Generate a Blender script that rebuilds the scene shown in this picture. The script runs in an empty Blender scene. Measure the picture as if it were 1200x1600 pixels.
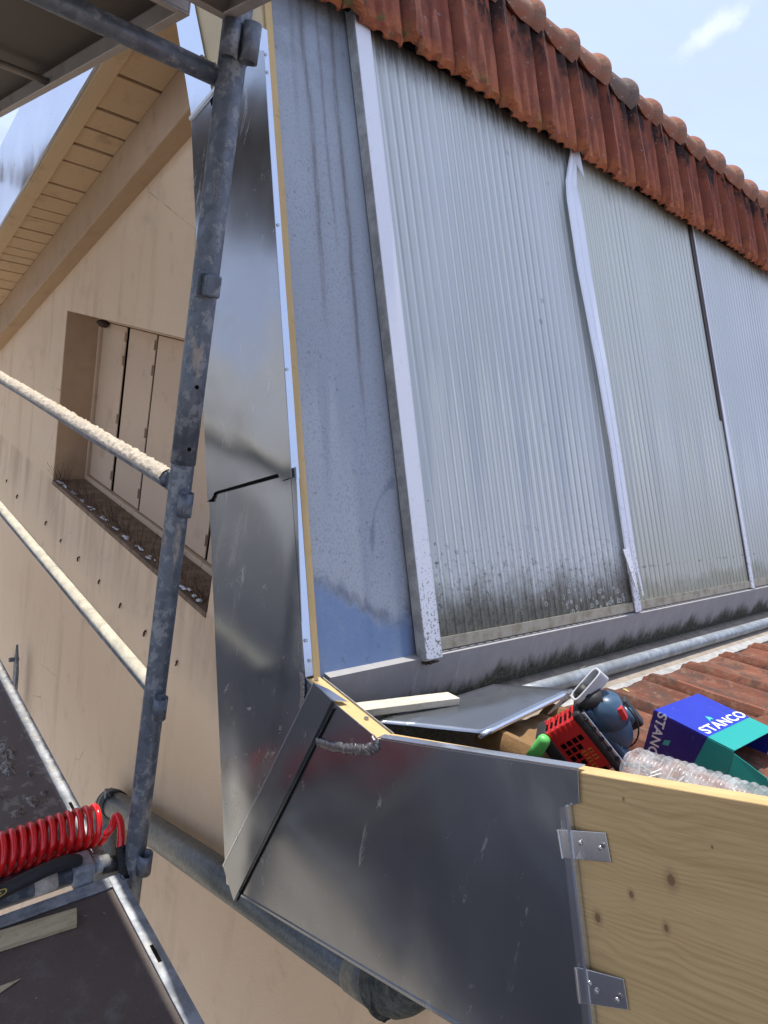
import bpy, bmesh, math, random
from mathutils import Vector, Matrix, noise as mnoise
R = math.radians
random.seed(7)
scene = bpy.context.scene
col = scene.collection

# ---------------------------------------------------------------- camera
def cam_axes(yaw, pitch, roll):
    fw = Vector((math.sin(yaw)*math.cos(pitch), math.cos(yaw)*math.cos(pitch), math.sin(pitch)))
    rt = Vector((math.cos(yaw), -math.sin(yaw), 0)); up = rt.cross(fw)
    r2 = rt*math.cos(roll) + up*math.sin(roll)
    return fw, r2, r2.cross(fw)
FW, RT, UP = cam_axes(-0.820618565, -0.217085178, 0.191824126)
cd = bpy.data.cameras.new("camera"); cam = bpy.data.objects.new("camera", cd); col.objects.link(cam)
m = Matrix.Identity(4)
for i in range(3):
    m[i][0] = RT[i]; m[i][1] = UP[i]; m[i][2] = -FW[i]
cam.matrix_world = m
cd.sensor_fit = 'VERTICAL'; cd.sensor_height = 36; cd.lens = 36*1066.87/1600
cd.clip_start = .02; cd.clip_end = 2000
scene.camera = cam

# ---------------------------------------------------------------- node helper
class S:
    """a float/vector socket with arithmetic"""
    def __init__(s, t, k): s.t = t; s.k = k
    def _m(s, op, *a): return mth(s.t, op, s, *a)
    def __add__(s, o): return s._m('ADD', o)
    def __radd__(s, o): return s._m('ADD', o)
    def __sub__(s, o): return s._m('SUBTRACT', o)
    def __rsub__(s, o): return mth(s.t, 'SUBTRACT', o, s)
    def __mul__(s, o): return s._m('MULTIPLY', o)
    def __rmul__(s, o): return s._m('MULTIPLY', o)
    def __truediv__(s, o): return s._m('DIVIDE', o)
    def abs(s): return s._m('ABSOLUTE')
    def sin(s): return s._m('SINE')
    def frac(s): return s._m('FRACT')
    def floor(s): return s._m('FLOOR')
    def pow(s, o): return s._m('POWER', o)
    def max(s, o): return s._m('MAXIMUM', o)
    def min(s, o): return s._m('MINIMUM', o)
    def sqrt(s): return s._m('SQRT')
def put(t, sock, v):
    if isinstance(v, S): t.links.new(v.k, sock)
    else: sock.default_value = v
def mth(t, op, *a):
    n = t.nodes.new('ShaderNodeMath'); n.operation = op
    for i, v in enumerate(a): put(t, n.inputs[i], v)
    return S(t, n.outputs[0])
class NT:
    def __init__(s, tree): s.t = tree
    def node(s, kind, **kw):
        n = s.t.nodes.new(kind)
        for k, v in kw.items(): setattr(n, k, v)
        return n
    def obj(s): return S(s.t, s.node('ShaderNodeTexCoord').outputs['Object'])
    def gen(s): return S(s.t, s.node('ShaderNodeTexCoord').outputs['Generated'])
    def xyz(s, v):
        n = s.node('ShaderNodeSeparateXYZ'); put(s.t, n.inputs[0], v)
        return [S(s.t, o) for o in n.outputs]
    def vec(s, x, y, z=0.0):
        n = s.node('ShaderNodeCombineXYZ')
        for i, v in enumerate((x, y, z)): put(s.t, n.inputs[i], v)
        return S(s.t, n.outputs[0])
    def noise(s, v, scale=5., detail=4., rough=.55, dist=0.):
        n = s.node('ShaderNodeTexNoise'); put(s.t, n.inputs['Vector'], v)
        n.inputs['Scale'].default_value = scale; n.inputs['Detail'].default_value = detail
        n.inputs['Roughness'].default_value = rough; n.inputs['Distortion'].default_value = dist
        return S(s.t, n.outputs['Fac'])
    def vor(s, v, scale=5., feat='F1', out='Distance', rnd=1.):
        n = s.node('ShaderNodeTexVoronoi', feature=feat); put(s.t, n.inputs['Vector'], v)
        n.inputs['Scale'].default_value = scale; n.inputs['Randomness'].default_value = rnd
        return S(s.t, n.outputs[out])
    def sm(s, x, a, b, lo=0., hi=1.):
        n = s.node('ShaderNodeMapRange', interpolation_type='SMOOTHSTEP')
        put(s.t, n.inputs[0], x); n.inputs[1].default_value = a; n.inputs[2].default_value = b
        n.inputs[3].default_value = lo; n.inputs[4].default_value = hi
        return S(s.t, n.outputs[0])
    def mix(s, f, a, b, mode='MIX'):
        n = s.node('ShaderNodeMix', data_type='RGBA', blend_type=mode)
        put(s.t, n.inputs[0], f)
        for i, v in ((6, a), (7, b)):
            put(s.t, n.inputs[i], v if isinstance(v, S) else (*v, 1))
        return S(s.t, n.outputs[2])
    def island(s): return S(s.t, s.node('ShaderNodeNewGeometry').outputs['Random Per Island'])
    def orand(s): return S(s.t, s.node('ShaderNodeObjectInfo').outputs['Random'])
    def bump(s, h, strength=.3, dist=.005, prev=None):
        n = s.node('ShaderNodeBump'); put(s.t, n.inputs['Height'], h)
        n.inputs['Strength'].default_value = strength; n.inputs['Distance'].default_value = dist
        if prev is not None: put(s.t, n.inputs['Normal'], prev)
        return S(s.t, n.outputs[0])
def material(name, fn=None, color=(.5, .5, .5), rough=.6, metal=0., spec=.5, **kw):
    mt = bpy.data.materials.new(name); mt.use_nodes = True
    t = mt.node_tree; b = t.nodes['Principled BSDF']
    b.inputs['Base Color'].default_value = (*color, 1); b.inputs['Roughness'].default_value = rough
    b.inputs['Metallic'].default_value = metal; b.inputs['Specular IOR Level'].default_value = spec
    for k, v in kw.items(): b.inputs[k.replace('_', ' ')].default_value = v
    if fn:
        o = fn(NT(t))
        for k, v in o.items(): put(t, b.inputs[k], v)
    return mt

# ---------------------------------------------------------------- world, sun, exposure
SUN = Vector((-.36, .03, 1.0)).normalized()
el = math.asin(SUN.z); az = math.atan2(SUN.x, SUN.y)
w = bpy.data.worlds.new("World"); scene.world = w; w.use_nodes = True
wt = w.node_tree; bg = wt.nodes['Background']; bg.inputs[1].default_value = .15
N = NT(wt)
sky = N.node('ShaderNodeTexSky', sky_type='NISHITA'); sky.sun_disc = False
sky.sun_elevation = el; sky.sun_rotation = az; sky.air_density = 1.0; sky.dust_density = 1.6; sky.ozone_density = 1.6
tc = S(wt, N.node('ShaderNodeTexCoord').outputs['Generated'])
x, y, z = N.xyz(tc)
zz = z.max(.08)
cv = N.vec(x/zz, y/zz, 0.)
n1 = N.noise(cv, .55, 7., .55, .4); n2 = N.noise(cv, 2.1, 6., .6, .6)
veil = N.sm(n1*.75+n2*.25, .40, .68)
hz = N.sm(z, .0, .35, 1., 0.)
f = (veil*.14 + .80 + hz*.15).min(.97)
n3 = N.noise(N.vec(x*1.0, y*1.0, z*1.6), 5.5, 6., .6, .8)
wisp = N.sm(n3*.6+n2*.4, .52, .66)
cl = N.mix(f, S(wt, sky.outputs[0]), (1.52, 1.76, 2.50))
cl = N.mix(wisp*.5, cl, (2.15, 2.35, 2.9))
# one wispy cloud above the ridge
wd = (FW*1066.87 + RT*(1112-600) - UP*(48-800)).normalized(); wu = (RT*.8+UP*.6).normalized(); wu = (wu-wd*wu.dot(wd)).normalized(); wv = wd.cross(wu)
def dotn(a):
    return x*a.x + y*a.y + z*a.z
uu = dotn(wu)/.042; vv_ = dotn(wv)/.014
blob = N.sm((uu*uu+vv_*vv_).sqrt() + (N.noise(tc, 22., 6., .65)-.5)*2.4, .1, 1.25, 1., 0.)*N.sm(dotn(wd), .9, .95)
cl = N.mix(blob*.40, cl, (3.2, 3.3, 3.6))
wt.links.new(cl.k, bg.inputs[0])
sd = bpy.data.lights.new("sun", 'SUN'); sd.energy = 2.0; sd.angle = R(.6); sd.color = (1, .95, .87)
so = bpy.data.objects.new("sun", sd); col.objects.link(so)
so.rotation_euler = (-SUN).to_track_quat('-Z', 'Y').to_euler()
vs = scene.view_settings; vs.view_transform = 'Standard'; vs.look = 'None'; vs.gamma = 1; vs.use_curve_mapping = False
vs.exposure = 1.48

# ---------------------------------------------------------------- object helpers
def thing(name, label, cat, loc=(0, 0, 0), group=None, kind=None):
    o = bpy.data.objects.new(name, None); col.objects.link(o); o.location = loc
    o.empty_display_size = .05
    return tag(o, label, cat, group, kind)
def tag(o, label=None, cat=None, group=None, kind=None):
    if label: o['label'] = label
    if cat: o['category'] = cat
    if group: o['group'] = group
    if kind: o['kind'] = kind
    return o
def link(name, bm, mat, parent=None, smooth=False, bevel=0., local=False):
    me = bpy.data.meshes.new(name)
    bmesh.ops.recalc_face_normals(bm, faces=bm.faces)
    bm.to_mesh(me); bm.free()
    me.materials.append(mat)
    if smooth:
        for p in me.polygons: p.use_smooth = True
    o = bpy.data.objects.new(name, me); col.objects.link(o)
    if parent is not None:
        o.parent = parent
        if not local:
            wm = Matrix.Identity(4); p = parent
            while p is not None and p.type == 'EMPTY': wm = Matrix.Translation(p.location); p = None
            o.matrix_parent_inverse = wm.inverted()
    if bevel:
        md = o.modifiers.new('bevel', 'BEVEL'); md.width = bevel; md.segments = 2; md.limit_method = 'ANGLE'; md.angle_limit = R(40)
        md.harden_normals = False
    return o
def B(): return bmesh.new()
def box(bm, lo, hi, M=None):
    vs_ = [bm.verts.new((lo[0] if i & 1 == 0 else hi[0], lo[1] if i & 2 == 0 else hi[1], lo[2] if i & 4 == 0 else hi[2])) for i in range(8)]
    if M is not None:
        for v in vs_: v.co = M @ v.co
    for f_ in ((0, 2, 3, 1), (4, 5, 7, 6), (0, 1, 5, 4), (2, 6, 7, 3), (0, 4, 6, 2), (1, 3, 7, 5)):
        bm.faces.new([vs_[i] for i in f_])
    return vs_
def prism(bm, pts, d):
    """pts: 3D polygon; d: extrusion vector"""
    d = Vector(d); a = [bm.verts.new(p) for p in pts]; b = [bm.verts.new(Vector(p)+d) for p in pts]
    n = len(pts); bm.faces.new(a); bm.faces.new(b[::-1])
    for i in range(n): bm.faces.new((a[i], b[i], b[(i+1) % n], a[(i+1) % n]))
def xz(pts, y): return [(p[0], y, p[1]) for p in pts]
def tube(bm, path, r, seg=16, inner=0., cap=True, jit=None):
    """swept tube along points; r number or list; inner>0 makes it a hollow pipe"""
    path = [Vector(p) for p in path]; n = len(path)
    rs = r if isinstance(r, (list, tuple)) else [r]*n
    t0 = (path[1]-path[0]).normalized()
    a = t0.orthogonal().normalized()
    rings = []
    for i, p in enumerate(path):
        t = (path[min(i+1, n-1)]-path[max(i-1, 0)]).normalized()
        a = (a - t*a.dot(t)).normalized(); b = t.cross(a)
        ring = []
        for k in range(seg):
            an = 2*math.pi*k/seg; rr = rs[i] + (jit(i, k) if jit else 0)
            ring.append(bm.verts.new(p + (a*math.cos(an)+b*math.sin(an))*rr))
        rings.append(ring)
    for i in range(n-1):
        for k in range(seg):
            k2 = (k+1) % seg
            bm.faces.new((rings[i][k], rings[i][k2], rings[i+1][k2], rings[i+1][k]))
    if inner > 0:
        ends = []
        for (i, s) in ((0, 1), (n-1, -1)):
            p = path[i]; q = path[i+s] if n > 1 else p
            d = (q-p).normalized()
            depth = min((q-p).length*.9, .04) if n > 2 else (q-p).length*.49
            r1 = [bm.verts.new(p + (v.co-p)*(inner/rs[i])) for v in rings[i]]
            r2 = [bm.verts.new(v.co + d*depth) for v in r1]
            for k in range(seg):
                k2 = (k+1) % seg
                bm.faces.new((rings[i][k], rings[i][k2], r1[k2], r1[k]))
                bm.faces.new((r1[k], r1[k2], r2[k2], r2[k]))
            bm.faces.new(r2)
    elif cap:
        bm.faces.new(rings[0]); bm.faces.new(rings[-1][::-1])
def lerp(a, b, t): return a+(b-a)*t
def arc(c, r, a0, a1, u, v, n=10):
    c, u, v = Vector(c), Vector(u), Vector(v)
    return [c + u*(r*math.cos(lerp(a0, a1, i/n))) + v*(r*math.sin(lerp(a0, a1, i/n))) for i in range(n+1)]
def NZ(x, y, z, s=1.): return mnoise.noise(Vector((x*s, y*s, z*s)))

# ---------------------------------------------------------------- materials
def f_stucco(N):
    o = N.obj(); x, y, z = N.xyz(o)
    big = N.noise(o, 1.3, 5., .6); mid = N.noise(o, 9., 5., .6); fine = N.noise(o, 260., 3., .7)
    streak = N.noise(N.vec(x*9., y*9., z*1.1), 1., 5., .65)
    c = N.mix(big, (.74, .545, .355), (.83, .65, .455))
    c = N.mix(N.sm(streak, .52, .75)*.30, c, (.40, .28, .17))
    c = N.mix(N.sm(mid, .58, .8)*.35, c, (.44, .30, .19))
    c = N.mix(N.sm(fine, .62, .75)*.25, c, (.35, .25, .17))
    v = N.vor(N.vec(x*1., y, z*1.), 2.2, 'DISTANCE_TO_EDGE')
    crack = N.sm(v + (mid-.5)*.02, .0, .0045, 1., 0.)*N.sm(big, .52, .6)
    c = N.mix(crack*.6, c, (.22, .15, .1))
    wv_ = N.vec(x + (mid-.5)*.10, y, z*.45 + (mid-.5)*.05)
    mk = N.sm(N.vor(wv_, 2.6) + (fine-.5)*.02, .012, .035, 1., 0.)
    c = N.mix(mk*.7, c, (.07, .05, .04))
    c = N.mix(N.sm(N.noise(o, 3.2, 7., .72, .5), .56, .70)*.30, c, (.46, .36, .27))
    c = N.mix(N.sm(N.noise(o, 2.1, 7., .75, .8), .58, .66)*.25, c, (.84, .70, .54))
    und = N.sm(z, -1.30, -.93)*N.sm(z, -.90, -.93)*N.sm(streak, .40, .62)
    c = N.mix(und*.40, c, (.38, .27, .18))
    return {'Base Color': c, 'Roughness': .9, 'Normal': N.bump(fine*.8+mid*.8, .75, .004)}
M_stucco = material('stucco', f_stucco, spec=.2)
def f_reveal(N):
    o = N.obj(); fine = N.noise(o, 320., 3., .7); mid = N.noise(o, 14., 5., .6)
    c = N.mix(mid, (.40, .27, .17), (.52, .37, .24))
    c = N.mix(N.sm(fine, .58, .72)*.4, c, (.26, .17, .10))
    return {'Base Color': c, 'Roughness': .92, 'Normal': N.bump(fine, .5, .003)}
M_reveal = material('rough_reveal_render', f_reveal, spec=.2)
def f_sill(N):
    o = N.obj(); fine = N.noise(o, 200., 3., .7); mid = N.noise(o, 18., 6., .65)
    c = N.mix(N.sm(mid, .35, .65), (.16, .11, .075), (.27, .19, .13))
    return {'Base Color': N.mix(N.sm(fine, .5, .8)*.4, c, (.38, .3, .22)), 'Roughness': .95, 'Normal': N.bump(fine+mid, .5, .003)}
M_sill = material('dirty_sill', f_sill, spec=.2)
def wood_paint(name, a, b, dirt, sx=1., sz=1.):
    def f(N):
        o = N.obj(); x, y, z = N.xyz(o)
        g = N.noise(N.vec(x*3.*sx+z*1.2, y*60., z*3.*sz-x*1.2), 3., 5., .6); mid = N.noise(o, 7., 6., .65); fine = N.noise(o, 140., 3., .6)
        c = N.mix(g, a, b); c = N.mix(N.sm(mid, .55, .75)*.55, c, dirt)
        c = N.mix(N.sm(fine, .64, .72)*.5, c, dirt)
        return {'Base Color': c, 'Roughness': .75, 'Normal': N.bump(g*.6+fine*.4, .3, .002)}
    return material(name, f, spec=.3)
M_soffit = wood_paint('painted_soffit_boards', (.60, .42, .25), (.68, .49, .30), (.36, .23, .13))
M_beam = wood_paint('weathered_beam', (.40, .27, .165), (.54, .38, .24), (.22, .14, .08))
M_barge = wood_paint('barge_board_wood', (.60, .43, .25), (.70, .52, .32), (.34, .21, .11))
M_shutter = wood_paint('painted_shutter', (.60, .44, .30), (.66, .50, .35), (.42, .29, .19), .3, .1)
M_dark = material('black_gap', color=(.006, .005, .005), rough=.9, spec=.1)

def f_zinc(dark=0., tint=(.40, .425, .455), blotch=.5, red=0.):
    def f(N):
        o = N.obj(); x, y, z = N.xyz(o)
        big = N.noise(o, 2.4, 4., .5, .5); mid = N.noise(o, 9., 6., .65, 1.); fine = N.noise(o, 120., 3., .6)
        brush = N.noise(N.vec(x*220.+z*120., y*220., z*7.-x*7.), 1., 3., .6)
        c = N.mix(big, tuple(v*(.78-dark) for v in tint), tuple(v*(1.12-dark) for v in tint))
        c = N.mix(N.sm(mid, .45, .75)*.35*blotch, c, tuple(v*1.3 for v in tint))
        sm_ = N.sm(N.noise(N.vec(x*10., y*10., z*3.6), 2.2, 7., .72, .7), .60, .72)
        c = N.mix(sm_*.55, c, tuple(min(.7, v*1.7) for v in tint))
        r = N.noise(o, 5., 5., .6, .8)*.20 + .09 + sm_*.22 + brush*.05
        # fine scratches
        sc = N.noise(N.vec(x*40.+z*22., y, z*260.-x*150.), 1., 2., .5)
        c = N.mix(N.sm(sc, .70, .76)*.25, c, (.7, .7, .7))
        nrm = N.bump(N.noise(N.vec(x, y, z*.7), 2.1, 2., .45, .6), .62, .045)
        nrm = N.bump(brush*.5+mid*.5, .10, .001, nrm)
        return {'Base Color': c, 'Roughness': r, 'Normal': nrm}
    return f
M_zinc = material('zinc_sheet', f_zinc(), metal=.93)
def f_zinc_smear(N):
    base = f_zinc()(N); o = N.obj(); x, y, z = N.xyz(o)
    u = x*.80 - z*.60; v = x*.60 + z*.80
    m1 = N.sm(N.noise(N.vec(u*34., 0., v*11.), 1., 5., .75, .5), .60, .68)*N.sm(z, -.62, -.85)*N.sm(N.noise(o, 9., 3., .5), .42, .56)
    m2 = N.sm(N.noise(N.vec(x*16., 0., z*5.), 1., 6., .7, .8), .52, .70)*.35
    base['Base Color'] = N.mix(m1*.75, N.mix(m2, base['Base Color'], (.52, .50, .46)), (.62, .60, .58))
    base['Roughness'] = base['Roughness'] + m1*.35 + m2*.2
    return base
M_zincm = material('zinc_sheet_with_chalk_smears', f_zinc_smear, metal=.93)
M_zincd = material('zinc_sheet_patinated', f_zinc(.10, (.39, .41, .435), .5), metal=.9)
M_zincs = material('zinc_cover_strip', f_zinc(0., (.30, .32, .34), .8), metal=.85)
M_zincb = material('bright_zinc_edge', f_zinc(-.35, (.52, .56, .62), .3), metal=.85)
def f_galv(N):
    o = N.obj(); x, y, z = N.xyz(o)
    v = N.vor(o, 60., out='Color'); big = N.noise(o, 6., 5., .6); mid = N.noise(o, 30., 6., .7); fine = N.noise(o, 220., 3., .6)
    vb = N.sm(S(N.t, v.k), 0., 1.)
    c = N.mix(vb*.4+big*.6, (.085, .10, .125), (.21, .235, .27))
    c = N.mix(N.sm(mid, .52, .62)*.6, c, (.40, .41, .41))
    dirt = N.sm(N.noise(N.vec(x*7., y*7., z*3.), 2., 6., .7), .58, .68)
    c = N.mix(dirt*.8, c, (.40, .34, .27))
    c = N.mix(N.sm(fine, .66, .72)*.6, c, (.5, .49, .47))
    blk = N.sm(N.noise(o, 17., 5., .7, 1.5), .63, .70)
    c = N.mix(blk*.6, c, (.05, .052, .06))
    return {'Base Color': c, 'Roughness': N.sm(mid, .3, .7, .38, .7), 'Metallic': N.sm(dirt, 0., 1., .55, 0.), 'Normal': N.bump(mid*.6+fine*.4, .35, .0015)}
M_galv = material('galvanised_steel', f_galv)
def f_mud(N):
    o = N.obj(); mid = N.noise(o, 60., 5., .65); fine = N.noise(o, 400., 3., .6)
    c = N.mix(N.sm(mid, .3, .7), (.50, .43, .34), (.74, .66, .56))
    c = N.mix(N.sm(fine, .58, .75)*.5, c, (.25, .2, .16))
    return {'Base Color': c, 'Roughness': .95, 'Normal': N.bump(mid+fine, .8, .003)}
M_mud = material('dried_mortar', f_mud, spec=.2)
M_mudd = material('grey_mortar_splatter', lambda N: {'Base Color': N.mix(N.sm(N.noise(N.obj(), 70., 6., .7), .35, .65), (.17, .15, .13), (.42, .38, .33)), 'Roughness': .95, 'Normal': N.bump(N.noise(N.obj(), 200., 5., .7), .8, .003)}, spec=.2)
def f_ply(N):
    o = N.obj(); x, y, z = N.xyz(o)
    big = N.noise(o, 3., 6., .65); mid = N.noise(o, 22., 6., .7); fine = N.noise(o, 300., 2., .6)
    grid = ((x*900.).sin()*(y*900.).sin())*.5+.5
    c = N.mix(big, (.070, .049, .040), (.135, .102, .088))
    dust = N.sm(mid, .48, .72)*N.sm(big, .4, .65)
    c = N.mix(dust*.6, c, (.20, .18, .165))
    deck_b = N.sm(x, -1.30, -1.36)
    splat = N.sm(N.noise(o, 26., 6., .68, .4), .56, .62)*deck_b
    c = N.mix(splat*.85, c, (.34, .31, .27))
    c = N.mix(deck_b*.45, c, (.20, .175, .165))
    c = N.mix(N.sm(fine, .68, .73)*.5, c, (.36, .31, .24))
    sc = N.noise(N.vec(x*30.+y*200., y*30.-x*160., 0.), 1., 2., .5)
    c = N.mix(N.sm(sc, .70, .78)*.3, c, (.30, .25, .2))
    return {'Base Color': c, 'Roughness': N.sm(dust, 0., 1., .5, .8), 'Normal': N.bump(grid*.3+splat*1.6+mid*.3, .35, .002)}
M_ply = material('phenolic_plywood', f_ply)
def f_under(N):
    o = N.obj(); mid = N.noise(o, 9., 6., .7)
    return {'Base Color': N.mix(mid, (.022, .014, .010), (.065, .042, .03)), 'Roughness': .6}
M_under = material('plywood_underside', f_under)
def f_alu(N):
    o = N.obj(); x, y, z = N.xyz(o); mid = N.noise(o, 14., 6., .7); big = N.noise(o, 4., 4., .6); fine = N.noise(o, 160., 3., .65)
    c = N.mix(mid, (.26, .225, .20), (.50, .46, .43)); c = N.mix(N.sm(big, .5, .7)*.4, c, (.22, .15, .10))
    c = N.mix(N.sm(fine, .6, .72)*.3, c, (.5, .46, .42))
    return {'Base Color': c, 'Roughness': N.sm(mid, .3, .7, .4, .65), 'Metallic': .35, 'Normal': N.bump(mid+fine*.3, .25, .002)}
M_alu = material('dusty_steel_channel', f_alu)
def f_frame(N):
    o = N.obj(); x, y, z = N.xyz(o); mid = N.noise(o, 24., 6., .7); big = N.noise(o, 5., 5., .6); fine = N.noise(o, 260., 3., .65)
    c = N.mix(N.sm(mid, .35, .65), (.24, .26, .285), (.46, .48, .51))
    c = N.mix(N.sm(big, .5, .66)*.5, c, (.36, .33, .28))
    rust = N.sm(N.noise(o, 13., 6., .7, 1.), .62, .70)
    c = N.mix(rust*.5, c, (.30, .19, .10))
    crud = N.sm(N.noise(o, 45., 5., .7), .55, .63)*N.sm(x, -1.25, -1.33)
    c = N.mix(crud*.8, c, (.50, .46, .40))
    c = N.mix(N.sm(fine, .64, .72)*.4, c, (.62, .6, .57))
    return {'Base Color': c, 'Roughness': .52, 'Metallic': .35, 'Normal': N.bump(mid*.5+crud+fine*.3, .4, .002)}
M_frame = material('galvanised_deck_frame', f_frame)

YB0 = 0.
def f_paint(N):
    o = N.obj(); x, y, z = N.xyz(o)
    mid = N.noise(o, 11., 6., .7); big = N.noise(o, 2.5, 4., .6); fine = N.noise(N.vec(x*1., y*1., z*.7), 230., 3., .6)
    c = N.mix(big, (.32, .365, .42), (.42, .455, .495))
    # bare blue area low down next to the fascia, with a ragged dark rim
    edge = (z + .631) - (.075 + (1.00-y).max(0.)*.55) + (N.noise(N.vec(y*30., 0., z*6.), 1., 5., .7)-.5)*.10
    lowm = N.sm(edge + (mid-.5)*.05, -.022, .022, 1., 0.)
    rim = N.sm(edge.abs(), .0, .035, 1., 0.)*N.sm(edge, -.02, .01)
    c = N.mix(lowm*N.sm(mid, .30, .55, .55, .9), c, (.155, .245, .43))
    c = N.mix(rim*N.sm(mid, .4, .6)*.75, c, (.06, .08, .12))
    # chalky bloom over the weathered part
    c = N.mix(N.sm(fine, .50, .62)*.38*(1.-lowm*.5)*N.sm(big, .35, .6, .4, 1.), c, (.16, .18, .23))
    c = N.mix(N.sm(mid, .50, .72)*.5*(1.-lowm), c, (.38, .41, .44))
    c = N.mix(N.sm(N.noise(o, 70., 5., .75), .60, .68)*.5, c, (.09, .10, .12))
    # rain streaks of dirt running down from the roof
    zt = N.sm(z, -.15, .65)
    for (yc, wd_, k, z0) in ((.905, .011, .8, -.05), (.950, .008, .6, .10), (.990, .010, .95, -.25), (.875, .012, .4, .3), (1.02, .006, .3, .45)):
        dd = (y - yc + (N.noise(N.vec(0., 0., z*3.+yc*40.), 1., 2., .5)-.5)*.03 - (z-.3)*(-.012)).abs()
        st = N.sm(dd, 0., wd_, 1., 0.)*N.sm(z, z0, z0+.35)*N.sm(N.noise(N.vec(y*160., 0., z*14.), 1., 4., .7), .30, .55)
        c = N.mix(st*k*.75, c, (.085, .075, .07))
        halo = N.sm(dd, 0., wd_*3.5, 1., 0.)*N.sm(z, z0, z0+.45)
        c = N.mix(halo*.30*k, c, (.17, .17, .17))
    c = N.mix(N.sm(z, .45, .70)*.35*N.sm(mid, .35, .6), c, (.10, .11, .12))
    # dark line beside the batten
    g2 = N.sm(y, 1.062, 1.088)*N.sm(mid, .3, .6)
    c = N.mix(g2*.55, c, (.10, .08, .06))
    # wiped patch
    wx = (y-1.085)/.10; wz = (z+.41)/.14
    wp = N.sm(((wx*wx+wz*wz).sqrt()-1.).abs()+(mid-.5)*.35, 0., .10, 1., 0.)*N.sm(z, -.43, -.40)*N.sm(y, 1.075, 1.06)
    c = N.mix(wp*.5, c, (.10, .14, .21))
    return {'Base Color': c, 'Roughness': N.sm(fine, .3, .7, .45, .62), 'Normal': N.bump(fine*.5+mid*.3, .22, .001)}
M_paint = material('weathered_blue_paint', f_paint, spec=.45)
def f_poly(k):
    y0, y1, ca, cb, web = ((1.132, 2.06, (.43, .475, .465), (.63, .66, .62), .6), (2.10, 2.94, (.49, .53, .475), (.66, .68, .57), .45), (2.97, 4.3, (.50, .55, .53), (.67, .71, .67), .75))[k]
    def f(N):
        o = N.obj(); x, y, z = N.xyz(o)
        mid = N.noise(o, 8., 6., .65); big = N.noise(N.vec(y*.8, x*.8, z*1.2), 1.6, 4., .6)
        ph = ((y + (z+.631)*1.089*(.055, .088, .095)[k] - y0)/(.0327, .0330, .0329)[k]).frac()
        line = N.sm((ph-.5).abs(), .36, .48)
        c = N.mix(big, ca, cb)
        c = N.mix(line*web, c, (.78, .82, .84))
        c = N.mix(N.sm((ph-.24).abs(), .0, .14, 1., 0.)*.45, c, tuple(v*.62 for v in ca))
        fz = N.noise(N.vec(y*4., 0., z*18.), 1., 3., .6)
        # soot at the head, streaked along the ribs
        sk = N.noise(N.vec(y*55., 0., z*5.), 1., 5., .7)
        top = N.sm(z + (sk-.5)*.16 + (mid-.5)*.10, .68, .79)
        c = N.mix(top*(.92 if k == 0 else .6), c, (.045, .042, .038))
        # moss and dirt at the foot and by the left batten
        foot = N.sm(z + (sk-.5)*.10 + (mid-.5)*.16, -.585, -.46 if k == 0 else -.53, 1., 0.)
        c = N.mix(foot*(.90 if k == 0 else .45), c, N.mix(N.sm(N.noise(o, 60., 5., .7), .4, .6), (.045, .045, .028), (.16, .15, .11)))
        if k == 0:
            sp = N.vor(o, 62.); msk = N.noise(o, 14., 4., .7)
            left = N.sm(y + (z+.2)*.03, 1.13, 1.24, 1., 0.)*N.sm(z, -.05, -.45)
            c = N.mix(N.sm(sp + (1.-left)*.42, .30, .40, 1., 0.)*left.max(foot*.0), c, (.045, .045, .035))
            low = N.sm(z, -.22, -.55)
            c = N.mix(N.sm(N.noise(o, 60., 6., .8)+low*.10, .60, .72)*low*.75, c, (.07, .068, .05))
            # grey rings of lichen
            lv = N.vor(N.vec(x, y, z), 46.); lz = N.noise(N.vec(y*1., 0., z), 5.5, 2., .5)
            ring = N.sm((lv-.26).abs(), .05, .12, 1., 0.)
            zone = N.sm(z, -.55, -.50, 1., 0.)*N.sm(lz, .47, .54)*N.sm(y, 1.3, 1.5)
            c = N.mix(ring*zone*.9, c, (.40, .42, .39))
        else:
            hl = N.sm((z+.505+(mid-.5)*.02).abs(), .0, .006, 1., 0.)*N.sm(N.noise(o, 20., 4., .6), .5, .6)
            c = N.mix(hl*.8, c, (.07, .07, .05))
            c = N.mix(N.sm(z, -.1, -.6)*.45, c, (.34, .33, .22))
        # scattered lichen dots
        dv = N.vor(o, 9.)
        dot = N.sm((dv + (mid-.5)*.05 - .045).abs(), .02, .045, 1., 0.)*N.sm(y, 2.1, 1.25)*N.sm(N.noise(o, 3., 2., .5), .42, .5)
        c = N.mix(dot*.8, c, (.08, .08, .065))
        return {'Base Color': c, 'Roughness': N.sm(top.max(foot), 0., 1., .34, .9), 'Normal': N.bump(fz*.3+mid*.5+big*.8, .10, .003)}
    return f
M_poly = [material('ribbed_polycarbonate', f_poly(k), spec=.5) for k in range(3)]
def f_white(N):
    o = N.obj(); x, y, z = N.xyz(o); mid = N.noise(o, 30., 6., .7); fine = N.noise(o, 150., 3., .6)
    c = N.mix(N.noise(o, 4., 4., .6), (.76, .78, .82), (.84, .855, .88))
    lowd = N.sm(z, -.25, -.62)
    c = N.mix(N.sm(fine+lowd*.06, .60, .68)*(lowd*.8+.06), c, (.10, .09, .06))
    c = N.mix(N.sm(mid, .58, .70)*.25, c, (.42, .40, .34))
    return {'Base Color': c, 'Roughness': .42, 'Normal': N.bump(mid, .15, .001)}
M_white = material('white_coated_batten', f_white)
M_whitez = material('white_bent_flashing', f_white, metal=.25)
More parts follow.
